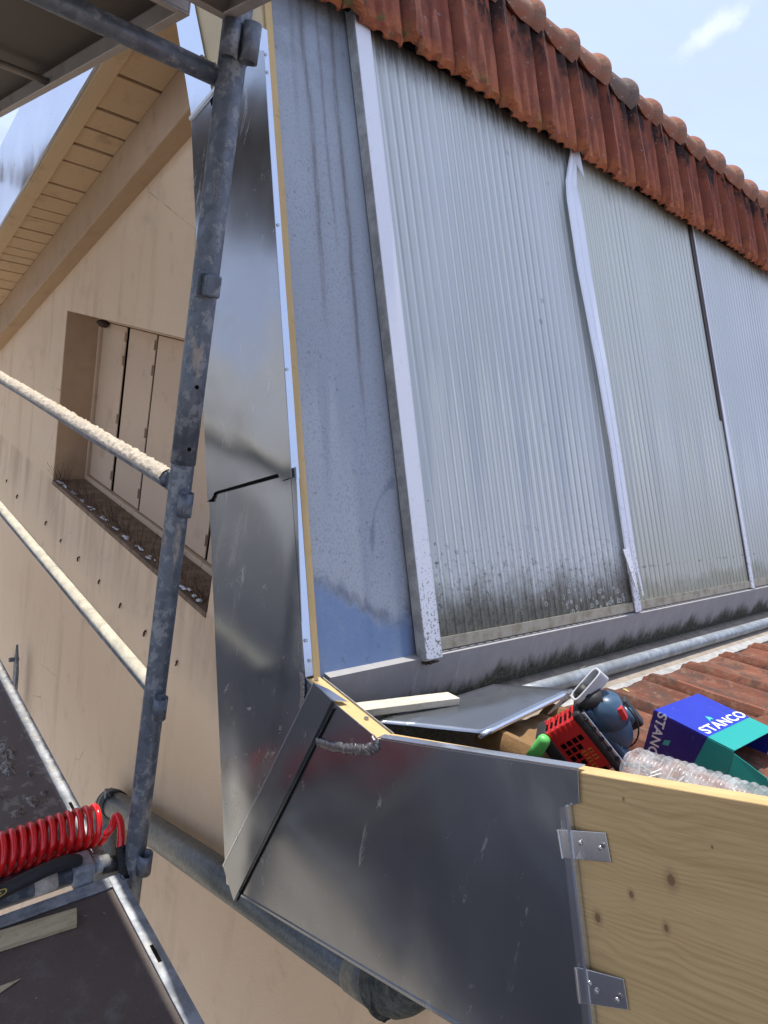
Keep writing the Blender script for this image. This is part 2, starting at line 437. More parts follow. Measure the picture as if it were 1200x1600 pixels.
def f_bside(N):
    o = N.obj(); mid = N.noise(o, 22., 6., .7)
    c = N.mix(N.sm(mid, .35, .7), (.30, .295, .275), (.50, .49, .46))
    return {'Base Color': c, 'Roughness': .7}
M_bside = material('grimy_batten_side', f_bside)
def f_rail(N):
    o = N.obj(); mid = N.noise(o, 26., 6., .7)
    return {'Base Color': N.mix(N.sm(mid, .4, .7), (.40, .37, .29), (.25, .22, .14)), 'Roughness': .8, 'Normal': N.bump(mid, .3, .001)}
M_rail = material('dirty_bottom_rail', f_rail)
def f_curb(N):
    o = N.obj(); x, y, z = N.xyz(o); mid = N.noise(o, 13., 6., .7); fine = N.noise(o, 120., 4., .7); run = N.noise(N.vec(y*26., 0., z*4.), 1., 5., .7)
    c = N.mix(mid, (.27, .265, .265), (.42, .41, .41))
    c = N.mix(N.sm(run, .55, .72)*.65, c, (.48, .47, .46))
    moss = N.sm(z + (N.noise(N.vec(y*9., 0., z*3.), 1., 6., .75)-.5)*.17 - N.sm(y, 1.0, 1.5)*.03, -.765, -.715, 1., 0.)
    c = N.mix(moss*.92, c, N.mix(N.sm(fine, .45, .6), (.028, .028, .02), (.085, .085, .045)))
    return {'Base Color': c, 'Roughness': .92, 'Normal': N.bump(mid*.5+fine*.8*moss+run*.3, .5, .004)}
M_curb = material('mossy_cement_upstand', f_curb, spec=.25)
def f_floor(N):
    o = N.obj(); mid = N.noise(o, 16., 6., .7); fine = N.noise(o, 150., 4., .7); x, y, z = N.xyz(o)
    c = N.mix(N.sm(mid, .35, .65), (.235, .20, .16), (.33, .275, .22))
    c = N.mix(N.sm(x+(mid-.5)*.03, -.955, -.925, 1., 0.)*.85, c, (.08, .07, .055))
    c = N.mix(N.sm(y, 1.25, 1.0)*.85, c, (.05, .045, .038))  # near end coloured dark for the shade under the loose sheet
    c = N.mix(N.sm(fine, .6, .75)*.4, c, (.12, .1, .08))
    return {'Base Color': c, 'Roughness': .9, 'Normal': N.bump(mid+fine*.5, .3, .003)}
M_floor = material('sandy_gutter_bed', f_floor)
def f_gz(N):
    o = N.obj(); mid = N.noise(o, 40., 6., .7); big = N.noise(o, 8., 5., .6)
    c = N.mix(N.sm(mid, .35, .65), (.24, .27, .29), (.42, .45, .47)); c = N.mix(N.sm(big, .45, .65)*.6, c, (.20, .21, .20))
    return {'Base Color': c, 'Roughness': .5, 'Metallic': .4, 'Normal': N.bump(mid, .3, .001)}
M_gz = material('galvanised_tube', f_gz)
def f_gw(N):
    o = N.obj(); mid = N.noise(o, 30., 6., .75)
    c = N.mix(N.sm(mid, .35, .7), (.28, .28, .27), (.46, .45, .44)); c = N.mix(N.sm(mid, .62, .7)*.6, c, (.2, .17, .14))
    return {'Base Color': c, 'Roughness': .6, 'Normal': N.bump(mid, .4, .002)}
M_gw = material('whitened_zinc_apron', f_gw)
def f_tile(upper):
    def f(N):
        o = N.obj(); x, y, z = N.xyz(o); rnd = N.island(); obr = N.orand()
        rr = (rnd + obr).frac()
        big = N.noise(o, 9., 6., .7); mid = N.noise(o, 38., 6., .7); fine = N.noise(o, 260., 3., .65)
        if upper:
            c = N.mix(rr, (.225, .062, .036), (.30, .098, .052)); c = N.mix(N.sm(big, .42, .66)*.7, c, (.15, .055, .040))
            ed = N.sm(z+(mid-.5)*.035, .785, .835, 1., 0.)
            c = N.mix(ed*N.sm(mid, .38, .58)*.7, c, (.40, .13, .042))
            c = N.mix(ed*N.sm(N.noise(o, 24., 5., .7), .54, .62)*N.sm(y, 2.4, 1.2)*.9, c, (.13, .11, .035))
            soot = N.sm(z+(mid-.5)*.08+(big-.5)*.16, .955, 1.03)
            sy = N.sm(N.noise(N.vec(y*17., 0., z*3.), 1., 4., .7), .44, .50)
            c = N.mix(soot*sy*.92, c, (.022, .017, .016))
            c = N.mix(N.sm(N.noise(o, 55., 4., .7), .64, .68)*.7, c, (.30, .26, .23))
            st = N.sm(N.noise(N.vec(y*45., 0., z*6.), 1., 5., .7), .56, .68)
            c = N.mix(st*.65, c, (.075, .045, .04))
            c = N.mix(N.sm(N.noise(o, 12., 6., .75, .6), .56, .66)*.6, c, (.12, .06, .045))
        else:
            c = N.mix(rr, (.135, .050, .032), (.22, .083, .050)); c = N.mix(N.sm(big, .42, .66)*.75, c, (.095, .052, .040))
            c = N.mix(N.sm(mid, .50, .62)*.45, c, (.24, .15, .10))
            c = N.mix(N.sm(N.noise(o, 18., 6., .75, .5), .52, .60)*.7, c, (.07, .05, .04))
            c = N.mix(N.sm(N.noise(o, 70., 5., .75), .58, .66)*.65, c, (.055, .042, .036))
            c = N.mix(N.sm(N.noise(o, 48., 4., .7), .66, .70)*.75, c, (.30, .28, .24))
            # yellow sandy dirt by the valley
            sand = N.sm(x+(mid-.5)*.08, -.62, -.56, 1., 0.)*N.sm(y+(big-.5)*.15, 1.34, 1.42, 1., 0.)
            c = N.mix(sand*.8, c, N.mix(mid, (.22, .13, .05), (.30, .19, .09)))
        c = N.mix(N.sm(fine, .62, .72)*.35, c, (.10, .06, .045))
        return {'Base Color': c, 'Roughness': .86, 'Normal': N.bump(big*.8+mid*.7+fine*.25, .6, .005)}
    return f
M_tileu = material('terracotta', f_tile(True), spec=.25)
M_tilel = material('dirty_terracotta', f_tile(False), spec=.25)
def f_ridge(N):
    o = N.obj(); x, y, z = N.xyz(o); rr = N.orand(); big = N.noise(o, 14., 6., .7); mid = N.noise(o, 50., 6., .7)
    c = N.mix(rr, (.27, .095, .055), (.36, .15, .09)); c = N.mix(N.sm(big, .42, .62)*.65, c, (.22, .17, .115))
    c = N.mix(N.sm(mid, .55, .66)*.5, c, (.16, .12, .09))
    old = N.sm(rr, .80, .84); c = N.mix(old*.8, c, (.13, .11, .095))
    c = N.mix(N.sm(N.noise(o, 60., 4., .7), .62, .67)*.7, c, (.50, .46, .40))
    return {'Base Color': c, 'Roughness': .88, 'Normal': N.bump(big+mid*.8, .6, .005)}
M_ridge = material('lichened_ridge_terracotta', f_ridge, spec=.25)
ca, sa = math.cos(R(23.5)), math.sin(R(23.5))
KN = [(1080, .0)]
def f_pine(N):
    o = N.obj(); x, y, z = N.xyz(o)
    u = x*ca + z*sa; v = z*ca - x*sa
    n1 = N.noise(N.vec(u*2.2, y*4., v*7.), 1., 3., .5); n2 = N.noise(N.vec(u*9., y*4., v*30.), 1., 4., .6)
    vv = v + (n1-.5)*.085 + (n2-.5)*.003 + u*.02
    halo = None
    for (ku, kv, ks) in KNOTS:
        du = (u-ku)/(ks*.75); dv = (v-kv)/(ks*1.1); r2 = du*du+dv*dv
        g = mth(N.t, 'EXPONENT', r2*-.22)
        vv = vv + g*dv*ks*.55
        kk = N.sm(r2.sqrt()+(n2-.5)*.5, .25, 1.0, 1., 0.)
        halo = kk if halo is None else halo.max(kk)
    ring = (vv*760.).sin()*.5+.5; ring = ring.pow(2.2)*N.sm(N.noise(N.vec(u*1.5, y, vv*22.), 1., 3., .6), .30, .65)
    fineg = N.noise(N.vec(u*14., y*50., v*420.), 1., 3., .6)
    c = N.mix(N.noise(o, 3., 3., .6), (.58, .395, .180), (.68, .49, .245))
    c = N.mix(ring*.36, c, (.36, .20, .075)); c = N.mix(N.sm(fineg, .40, .70)*.40, c, (.42, .26, .10)); c = N.mix(N.sm(N.noise(N.vec(u*3., y, v*60.), 1., 4., .6), .45, .7)*.30, c, (.38, .24, .095))
    c = N.mix(halo*.50, c, (.28, .165, .075))
    c = N.mix(N.sm(halo, .90, 1.)*.6, c, (.10, .05, .022))
    c = N.mix(N.sm(N.noise(o, 5., 5., .65), .55, .75)*.2, c, (.45, .33, .19))
    return {'Base Color': c, 'Roughness': .62, 'Normal': N.bump(ring*.3+fineg*.5, .15, .001)}
KNOTS = []
for (kx, kz, ks) in ((-.233, -.522, .020), (-.270, -.572, .010), (-.222, -.580, .012), (-.312, -.466, .005), (-.204, -.455, .004), (-.300, -.632, .015)):
    KNOTS.append((kx*ca+kz*sa, kz*ca-kx*sa, ks))
M_pine = material('fresh_spruce_board', f_pine, spec=.35)
def f_raw(N):
    o = N.obj(); x, y, z = N.xyz(o); g = N.noise(N.vec(x*60., y*60., z*7.), 1., 4., .6); mid = N.noise(o, 30., 5., .6)
    c = N.mix(g, (.54, .37, .155), (.66, .48, .235)); c = N.mix(N.sm(mid, .6, .7)*.4, c, (.28, .15, .06))
    return {'Base Color': c, 'Roughness': .65, 'Normal': N.bump(g, .2, .001)}
M_raw = material('raw_plywood', f_raw, spec=.3)
def f_osb(N):
    o = N.obj(); x, y, z = N.xyz(o); g = N.noise(N.vec(x*120., y*120., z*9.), 1., 4., .6); b = N.noise(N.vec(x*5., y, z*.9), 3., 3., .5)
    c = N.mix(b, (.60, .46, .25), (.68, .55, .33)); c = N.mix(N.sm(g, .5, .75)*.3, c, (.42, .30, .15))
    return {'Base Color': c, 'Roughness': .65}
M_osb = material('pale_vertical_board', f_osb, spec=.3)
def f_strip(a, b):
    def f(N):
        o = N.obj(); x, y, z = N.xyz(o); g = N.noise(N.vec(x*60., y*8., z*80.), 1., 5., .65); mid = N.noise(o, 40., 5., .7)
        c = N.mix(N.sm(g, .3, .7), a, b); c = N.mix(N.sm(mid, .55, .68)*.45, c, tuple(v*.45 for v in a))
        return {'Base Color': c, 'Roughness': .8, 'Normal': N.bump(g+mid*.5, .4, .002)}
    return f
M_whitewood = material('bleached_wood', f_strip((.52, .47, .36), (.66, .61, .50)), spec=.3)
M_oldwood = material('dusty_offcut_wood', f_strip((.46, .37, .22), (.62, .52, .34)), spec=.3)
def f_solder(N):
    o = N.obj(); mid = N.noise(o, 90., 4., .7)
    return {'Base Color': N.mix(mid, (.12, .11, .115), (.34, .32, .32)), 'Roughness': .38, 'Normal': N.bump(mid, .5, .002)}
M_solder = material('solder', f_solder, metal=.75)
def f_pipe(N):
    o = N.obj(); x, y, z = N.xyz(o); mid = N.noise(o, 40., 6., .75); big = N.noise(o, 5., 5., .65); v = N.vor(o, 150., out='Color')
    c = N.mix(N.sm(mid*.6+S(N.t, v.k)*.4, .3, .7), (.12, .135, .14), (.175, .19, .195)); c = N.mix(N.sm(big, .5, .7)*.6, c, (.055, .06, .055))
    return {'Base Color': c, 'Roughness': N.sm(mid, .3, .7, .32, .55), 'Metallic': .6, 'Normal': N.bump(mid, .2, .001)}
M_pipe = material('weathered_zinc_pipe', f_pipe)
M_elbow = material('dark_zinc_elbow', f_strip((.03, .036, .036), (.10, .11, .105)), metal=.4, spec=.5)
def f_rust(N):
    o = N.obj(); mid = N.noise(o, 120., 4., .7)
    return {'Base Color': N.mix(mid, (.045, .022, .012), (.13, .06, .03)), 'Roughness': .9}
M_rust = material('rusty_iron', f_rust)
def f_red(N):
    o = N.obj(); return {'Base Color': N.mix(N.noise(o, 30., 4., .6), (.72, .010, .012), (.88, .018, .018)), 'Roughness': .22}
M_red = material('red_polyurethane', f_red, Coat_Weight=.3)
M_black = material('black_rubber', lambda N: {'Base Color': N.mix(N.noise(N.obj(), 60., 4., .7), (.010, .010, .011), (.035, .034, .036)), 'Roughness': .55})
M_yellow = material('yellow_print', lambda N: {'Base Color': N.mix(N.noise(N.obj(), 90., 3., .6), (.50, .33, .03), (.62, .43, .07)), 'Roughness': .5})
M_toolred = material('red_tool_plastic', lambda N: {'Base Color': N.mix(N.noise(N.obj(), 40., 4., .6), (.50, .018, .02), (.62, .035, .035)), 'Roughness': .38})
M_toolblue = material('blue_tool_plastic', lambda N: {'Base Color': N.mix(N.noise(N.obj(), 35., 4., .6), (.030, .075, .135), (.065, .125, .20)), 'Roughness': .36})
M_toolgrey = material('pale_grey_plastic', lambda N: {'Base Color': N.mix(N.noise(N.obj(), 50., 4., .6), (.50, .51, .53), (.62, .63, .65)), 'Roughness': .4})
M_orange = material('orange_inner_plastic', lambda N: {'Base Color': N.mix(N.noise(N.obj(), 80., 4., .6), (.45, .08, .02), (.75, .22, .04)), 'Roughness': .5})
M_green = material('green_plastic', lambda N: {'Base Color': N.mix(N.noise(N.obj(), 60., 3., .6), (.10, .50, .10), (.15, .60, .15)), 'Roughness': .4})
def f_card(a, b):
    def f(N):
        o = N.obj(); mid = N.noise(o, 40., 5., .65); big = N.noise(o, 14., 4., .6)
        c = N.mix(big, a, b); c = N.mix(N.sm(mid, .60, .75)*.18, c, (.5, .55, .65))
        return {'Base Color': c, 'Roughness': .38, 'Normal': N.bump(big, .15, .003)}
    return f
M_cblue = material('blue_glossy_card', f_card((.008, .018, .33), (.016, .040, .47)))
M_cblue_shade = material('shaded_blue_glossy_card', f_card((.012, .012, .16), (.022, .018, .24)))  # darker copy of the blue, shade coloured into the box's side faces
M_cteal = material('teal_glossy_card', f_card((.0, .28, .25), (.012, .36, .32)))
M_card = material('raw_cardboard_inside', color=(.10, .08, .06), rough=.9)
M_print = material('white_print', color=(.75, .78, .82), rough=.5)
M_printg = material('green_print', color=(.05, .45, .40), rough=.5)
M_plastic = bpy.data.materials.new('clear_ribbed_plastic'); M_plastic.use_nodes = True
_t = M_plastic.node_tree; _b = _t.nodes['Principled BSDF']; _N = NT(_t)
_b.inputs['Base Color'].default_value = (.86, .88, .90, 1); _b.inputs['Roughness'].default_value = .18
_fr = _N.noise(_N.obj(), 40., 4., .7)
put(_t, _b.inputs['Alpha'], _N.sm(_fr, .3, .7, .10, .42)); put(_t, _b.inputs['Normal'], _N.bump(_fr, .5, .004))
def f_ground(N):
    o = N.obj(); big = N.noise(o, .35, 5., .6); mid = N.noise(o, 6., 6., .7)
    c = N.mix(N.sm(big, .42, .58), (.38, .33, .255), (.50, .44, .35)); c = N.mix(N.sm(mid, .5, .7)*.4, c, (.30, .26, .21))
    x, y, z = N.xyz(o); yy = y + (big-.5)*3.
    c = N.mix(N.sm(yy, -2.6, -3.8), c, N.mix(mid, (.040, .040, .038), (.085, .082, .075)))
    c = N.mix(N.sm(yy, -11., -14.), c, N.mix(big, (.24, .235, .22), (.38, .36, .33)))  # out-of-view ground bands, made up to shape bounce light and zinc reflections
    return {'Base Color': c, 'Roughness': .95}
M_ground = material('unseen_ground', f_ground)
M_rivet = material('rivet_metal', f_zinc(-.1, (.45, .45, .46)), metal=.85)

# ================================================================ SETTING
bm = B(); s = 400.
vs4 = [bm.verts.new(p) for p in ((-s, -s, -6.2), (s, -s, -6.2), (s, s, -6.2), (-s, s, -6.2))]; bm.faces.new(vs4)
tag(link('ground', bm, M_ground), 'unseen ground far below the scaffold, pale and dark bands made up for bounce and reflections', 'ground', kind='structure')

# ================================================================ HOUSE (gable wall, window, eaves)
YF, YW = .775, 1.07
house = thing('house', 'beige rendered gable wall with shuttered window under wooden eaves', 'house', (-3.2, YW, -6.2))
WX0, WX1, WZ0, WZ1 = -3.652, -1.90, -.915, -.062
RK = .409
def rake(x): return .717 + RK*(x+2.634)          # underside of the soffit
bm = B()
XL, XR, ZB, T = -7.2, 1.2, -6.2, .5
# wall as four slabs round the opening, sloping tops under the beam
top = lambda x: rake(x) - .175
def wallpoly(pts): prism(bm, xz(pts, YW), (0, T, 0))
xm = -1.62
wallpoly([(XL, ZB), (WX0, ZB), (WX0, top(WX0)), (XL, top(XL))])
wallpoly([(WX0, WZ1), (WX1, WZ1), (WX1, top(WX1)), (WX0, top(WX0))])
wallpoly([(WX0, ZB), (WX1, ZB), (WX1, WZ0-.004), (WX0, WZ0-.004)])
wallpoly([(WX1, ZB), (XR, ZB), (XR, -.66), (-.75, -1.03), (-.985, -1.03), (-.99, -.80), (-1.62, .80), (WX1, top(WX1))])
bmesh.ops.remove_doubles(bm, verts=bm.verts, dist=1e-5)
link('wall', bm, M_stucco, house)
# window
bm = B(); YI = 1.242
box(bm, (WX0-.002, YW+.003, WZ0), (WX0+.003, YI+.02, WZ1)); box(bm, (WX1-.003, YW+.003, WZ0), (WX1+.003, YI+.02, WZ1))
box(bm, (WX0+.003, YW+.003, WZ1-.003), (WX1-.003, YI+.02, WZ1+.002))
win = link('window', bm, M_reveal, house)
bm = B(); prism(bm, [(WX0+.004, YW-.004, WZ0-.003), (WX1-.004, YW-.004, WZ0-.003), (WX1-.004, YI+.02, WZ0+.012), (WX0+.004, YI+.02, WZ0+.012)], (0, 0, -.02))
link('sill', bm, M_sill, win)
bm = B()
box(bm, (WX0+.004, YI-.018, WZ0+.010), (WX0+.022, YI+.03, WZ1-.004)); box(bm, (WX0+.022, YI-.018, WZ0+.010), (WX1-.022, YI+.03, WZ0+.035))
box(bm, (WX1-.022, YI-.018, WZ0+.010), (WX1-.004, YI+.03, WZ1-.004)); box(bm, (WX0+.022, YI-.014, WZ1-.018), (WX1-.022, YI+.03, WZ1-.004))
link('frame', bm, M_shutter, win, bevel=.002)
bm = B(); box(bm, (WX0+.022, YI+.009, WZ0+.035), (WX1-.022, YI+.05, WZ1-.018)); link('gap_backing', bm, M_dark, win)
nl = 5; lw = (WX1-WX0-.05)/nl
for i in range(nl):
    bm = B(); x0 = WX0+.025+lw*i+.007; x1 = WX0+.025+lw*(i+1)-(.020 if i in (0, 1, 3) else .008)
    yo = .004*(i % 2)
    box(bm, (x0, YI-.004+yo, WZ0+.040), (x1, YI+.003+yo, WZ1-.022))
    lf = link('shutter', bm, M_shutter, win, bevel=.003)
    for zc in (-.13, -.24, -.52, -.80):
        hx = x1 - .002; bm = B()
        box(bm, (hx-.010, YI-.013+yo, zc-.022), (hx+.003, YI-.004+yo, zc+.022))
        link('hinge', bm, M_shutter, win, bevel=.002)
bm = B(); bmesh.ops.create_icosphere(bm, subdivisions=2, radius=.03, matrix=Matrix.Translation((WX0+.10, YI-.03, WZ1-.03)) @ Matrix.Scale(.7, 4, (0, 0, 1)))
for v in bm.verts: v.co += Vector((NZ(*v.co, 60.), NZ(v.co.y, v.co.x, v.co.z, 60.), NZ(v.co.z, v.co.x, v.co.y, 60.)))*.008
tag(link('wasp_nest', bm, M_under, None, smooth=True), 'small dark nest in the top left corner of the window recess', 'nest')
# soffit boards
gaps = [-1.70, -1.86, -2.04, -2.2, -2.40, -2.588, -2.773, -2.892, -3.005, -3.127, -3.305, -3.404, -3.523, -3.609, -3.729, -3.825, -3.936, -4.022, -4.099, -4.21, -4.33, -4.44, -4.55, -4.67, -4.80, -4.95, -5.1, -5.25]
bm = B()
for a, b in zip(gaps[:-1], gaps[1:]):
    g = .0070 if a > -3.3 else .0050
    x0, x1 = b+g, a-g; dz = random.uniform(-.0015, .0015)
    prism(bm, [(x0, .846, rake(x0)+dz), (x1, .846, rake(x1)+dz), (x1, 1.10, rake(x1)+dz), (x0, 1.10, rake(x0)+dz)], (-.008, 0, .02))
link('soffit', bm, M_soffit, house, bevel=.0015)
bm = B(); prism(bm, [(-5.4, .85, rake(-5.4)+.022), (-1.7, .85, rake(-1.7)+.022), (-1.7, 1.3, rake(-1.7)+.022), (-5.4, 1.3, rake(-5.4)+.022)], (0, 0, .012)); link('roof_deck', bm, M_dark, house)
bm = B(); x0, x1 = -7.2, -1.62
prism(bm, [(x0, 1.0, rake(x0)-.001), (x1, 1.0, rake(x1)-.001), (x1, 1.0, rake(x1)-.182), (x0, 1.0, rake(x0)-.182)], (0, .12, 0)); link('rafter', bm, M_beam, house, bevel=.006)
bm = B(); prism(bm, [(x0, .79, rake(x0)-.012), (x1, .79, rake(x1)-.012), (x1, .79, rake(x1)+.26), (x0, .79, rake(x0)+.26)], (0, .058, 0)); link('barge_board', bm, M_barge, house, bevel=.002)
bm = B(); x1 = -1.62
prism(bm, [(x0, .785, rake(x0)-.002), (x1, .785, rake(x1)-.002), (x1, .785, rake(x1)+.395), (x0, .785, rake(x0)+.395)], (0, .0045, 0))
prism(bm, [(x0, .778, rake(x0)-.004), (x1, .778, rake(x1)-.004), (x1, .778, rake(x1)+.012), (x0, .778, rake(x0)+.012)], (0, .007, 0))
link('zinc_cladding', bm, M_zincb, house)

# rusty hooks under the sill
bm = B(); pth = [(0, .01, 0), (0, -.006, .002), (.003, -.010, -.004), (.004, -.011, -.016), (-.003, -.010, -.024), (-.010, -.008, -.026)]
tube(bm, pth, [.005, .0062, .006, .0048, .005, .003], 7)
hook = None
hk = [(-4.548, -1.162), (-4.28, -1.186), (-3.692, -1.168), (-3.431, -1.181), (-3.152, -1.177), (-2.868, -1.184), (-2.61, -1.19), (-2.343, -1.195), (-2.059, -1.184)]
hl = ['highest rusty hook near the left edge, beside the upper guard rail', 'second rusty wall hook from the left below the guard rail', 'rusty wall hook below the left end of the window sill', 'rusty wall hook just right of the sill corner, over the lower rail', 'rusty wall hook under the left third of the sill', 'rusty wall hook under the middle of the sill', 'rusty wall hook left of the scaffold pole, third from the pole', 'rusty wall hook close to the left side of the scaffold pole', 'rusty wall hook just right of the scaffold pole']
for i, (hx, hz_) in enumerate(hk):
    if hook is None: hook = link('rusty_hook', bm, M_rust); o = hook
    else: o = hook.copy(); col.objects.link(o)
    o.location = (hx, YW, hz_+.012); o.rotation_euler = (0, 0, random.uniform(-.5, .5)); k = random.uniform(.55, .85); o.scale = (k, k, k)
    tag(o, hl[i], 'hook', 'rusty hooks in a row on the beige wall')
# bird spikes
spk = thing('bird_spike_strip', 'thin bird deterrent spikes with white clips along the window sill', 'bird spikes', (-2.8, YW, WZ0))
bm = B()
for i in range(190):
    sx = random.uniform(WX0+.02, WX1-.02); a = random.uniform(-.9, .3); b = random.uniform(-.35, .35); L_ = random.uniform(.05, .11)
    p0 = Vector((sx, YW+random.uniform(.01, .04), WZ0+.002)); p1 = p0 + Vector((math.sin(b), math.sin(a)*.9, math.cos(a)))*L_
    tube(bm, [p0, p1], .0007, 3)
link('spikes', bm, M_under, spk)
for i, dx in enumerate((-3.576, -3.50, -3.384, -3.237, -3.109, -2.948, -2.798, -2.67, -2.539, -2.419, -2.098, -2.009)):
    bm = B()
    for j in range(5):
        c = Vector((dx+random.uniform(-.03, .03), YW+.014+random.uniform(-.006, .012), WZ0+.003))
        r_ = random.uniform(.006, .015)
        pts = [bm.verts.new(c+Vector((math.cos(t_)*r_*random.uniform(.6, 1.5), math.sin(t_)*r_*.7, random.uniform(0, .003)))) for t_ in [k_*math.pi/3.5 for k_ in range(7)]]
        tp = bm.verts.new(c+Vector((0, 0, .006)))
        for k_ in range(7): bm.faces.new((pts[k_], pts[(k_+1) % 7], tp))
    link('clip', bm, M_print, spk)

# strap bracket on the wall
br = thing('wall_bracket', 'upright galvanised strap with a bolt in front of the beige wall', 'bracket', (-3.80, 1.0, -2.1))
bm = B(); prism(bm, [(-3.825, 1.0, -2.35), (-3.765, 1.0, -2.35), (-3.765, 1.0, -2.05), (-3.765, .995, -2.01), (-3.80, .995, -1.90), (-3.825, .995, -2.0)], (0, .012, 0)); link('strap', bm, M_galv, br, bevel=.002)
bm = B(); tube(bm, [(-3.82, .97, -2.0), (-3.82, 1.02, -2.0)], .013, 8); link('bolt', bm, M_galv, br)

# ================================================================ DRAIN PIPE
dp = thing('drainpipe', 'grey zinc drainpipe slanting across the beige wall below the fascia', 'drainpipe', (-1.5, 1.0, -1.7))
pa, pb = Vector((-2.10, 1.0, -1.822)), Vector((-.845, 1.0, -1.345))
pa = pa + (pa-pb).normalized()*.20; pb = pb + (pb-pa).normalized()*.075 + Vector((0, 0, -.012))
dr = (pb-pa).normalized(); pa = pa - dr*.02
bm = B(); tube(bm, [pa, lerp(pa, pb, .5), pb], .049, 40); link('pipe', bm, M_pipe, dp, smooth=True)
bm = B()
v_ = Vector((0, 0, -1))
ctr = pa + Vector((dr.z, 0, -dr.x))*.085
pts = []
for i in range(13):
    a = R(90)*1.15*i/12
    pts.append(ctr + (Vector((-dr.z, 0, dr.x))*math.cos(a) - dr*math.sin(a))*.085)
pts.append(pts[-1]+(pts[-1]-pts[-2]).normalized()*.12); pts.append(pts[-1]+Vector((0, 0, -.7)))
tube(bm, pts, .0515, 28); link('elbow', bm, M_pipe, dp, smooth=True)
bm = B(); tube(bm, [pa-dr*.004, pa+dr*.032], .0535, 40); tube(bm, [pa-dr*.035+Vector((0, 0, -.006)), pa-dr*.031+Vector((0, 0, -.006))], .0535, 28); link('collar', bm, M_elbow, dp, smooth=False)
bm = B(); box(bm, (pa.x+.0, .96, pa.z+.045), (pa.x+.02, .99, pa.z+.075)); tube(bm, [(pa.x-.012, .97, pa.z+.066), (pa.x+.035, .97, pa.z+.066)], .003, 6); link('clamp_screw', bm, M_galv, dp)
bm = B(); tube(bm, [pb-dr*.10, pb-dr*.0], .0515, 40); link('socket', bm, M_pipe, dp, smooth=True)
nrm = Vector((-dr.z, 0, dr.x))
c2 = pb + nrm*.12
pts = [pb-dr*.02] + [c2 + (-nrm*math.cos(a) + dr*math.sin(a))*.11 for a in [R(85)*i/12 for i in range(13)]]
pts.append(pts[-1]+(pts[-1]-pts[-2]).normalized()*.25)
bm = B(); tube(bm, pts, [.0535+.002*((i % 4) == 0) for i in range(len(pts))], 40); link('elbow', bm, M_elbow, dp, smooth=True)
bm = B(); tube(bm, [pb+dr*.004, pb+dr*.016], .0575, 40); tube(bm, [pb+Vector((-.005, -.015, -.058)), pb+Vector((.03, -.015, -.045))], .008, 8); link('collar', bm, M_elbow, dp)

# ================================================================ GLAZED SAW-TOOTH SLOPE
PB = Vector((-.971, 0, -.631)); AN = R(66.7)
U = Vector((-math.cos(AN), 0, math.sin(AN))); NN = Vector((math.sin(AN), 0, math.cos(AN)))
def P3(y, s_, h=0.): return PB + U*s_ + NN*h + Vector((0, y, 0))
def lean(y, s_): return y - max(0., min(.095, .038+.036*(y-1.1)))*min(max(s_, 0.), 1.8)*(1. if y > 1.05 else 0.)
def PG(y, s_, h=0.): return P3(lean(y, s_), s_, h)
def slab(bm, y0, y1, s0, s1, h0, h1, y0b=None, y1b=None):
    y0b = y0 if y0b is None else y0b; y1b = y1 if y1b is None else y1b
    a = [PG(y0, s0, h0), PG(y1, s0, h0), PG(y1b, s1, h0), PG(y0b, s1, h0)]
    prism(bm, a, NN*(h1-h0))
gl = thing('glazed_roof_slope', 'steep slope of ribbed translucent panels and blue painted sheet', 'roof glazing', (-.97, .82, -.76))
bm = B(); slab(bm, .814, 1.12, -.01, 1.60, -.02, -.004, .814, 1.12); link('painted_sheet', bm, M_paint, gl)
YEND = 7.6
def polypanel(k, y0, y1, s1=1.56):
    bm = B(); p = .0322; n = int(round((y1-y0)/p)); p = (y1-y0)/n
    prof = []
    for i in range(n):
        for (f_, h) in ((.0, .0022), (.10, .0022), (.2, .0), (.8, .0), (.9, .0022)): prof.append((y0+p*(i+f_), h))
    prof.append((y1, .0022))
    for (s0, s1_) in ((.012, s1),):
        lo = [bm.verts.new(PG(y, s0, h+.004)) for y, h in prof]; hi = [bm.verts.new(PG(y, s1_, h+.004)) for y, h in prof]
        lob = [bm.verts.new(PG(y, s0, -.006)) for y, h in prof]; hib = [bm.verts.new(PG(y, s1_, -.006)) for y, h in prof]
        for i in range(len(prof)-1):
            bm.faces.new((lo[i], lo[i+1], hi[i+1], hi[i])); bm.faces.new((lob[i], hib[i], hib[i+1], lob[i+1])); bm.faces.new((lo[i], lob[i], lob[i+1], lo[i+1]))
    return link('translucent_panel', bm, M_poly[k], gl)
polypanel(0, 1.132, 2.060)['label'] = 'nearest ribbed panel with mossy foot'
polypanel(1, 2.085, 3.010)['label'] = 'middle greenish ribbed panel'
polypanel(2, 3.035, 3.99)['label'] = 'far right ribbed panel'
for i in range(4): polypanel(2, 4.02+i*.95, 4.02+i*.95+.92)['label'] = 'panel beyond the right edge'
bm = B(); slab(bm, 1.08, YEND, -.03, .0, -.02, -.002); slab(bm, 1.15, YEND, .0, .028, .007, .0105); link('bottom_rail', bm, M_rail, gl)
# batten 1 : boxed, white front and grimy side
bm = B(); slab(bm, 1.088, 1.136, -.016, 1.60, .0, .030); o = link('batten', bm, M_bside, gl, bevel=.002); o['label'] = 'boxed batten nearest the fascia'
bm = B(); slab(bm, 1.0885, 1.136, -.012, 1.60, .0305, .0325); slab(bm, 1.1365, 1.139, -.012, 1.60, .004, .0325); link('batten_cover', bm, M_white, gl)
bm = B()
for i in range(46):
    q = PG(1.09+random.random()*.045, -.016-random.random()*.006, .004+random.random()*.026); bmesh.ops.create_icosphere(bm, subdivisions=1, radius=random.uniform(.002, .005), matrix=Matrix.Translation(q))
link('moss', bm, M_under, gl)
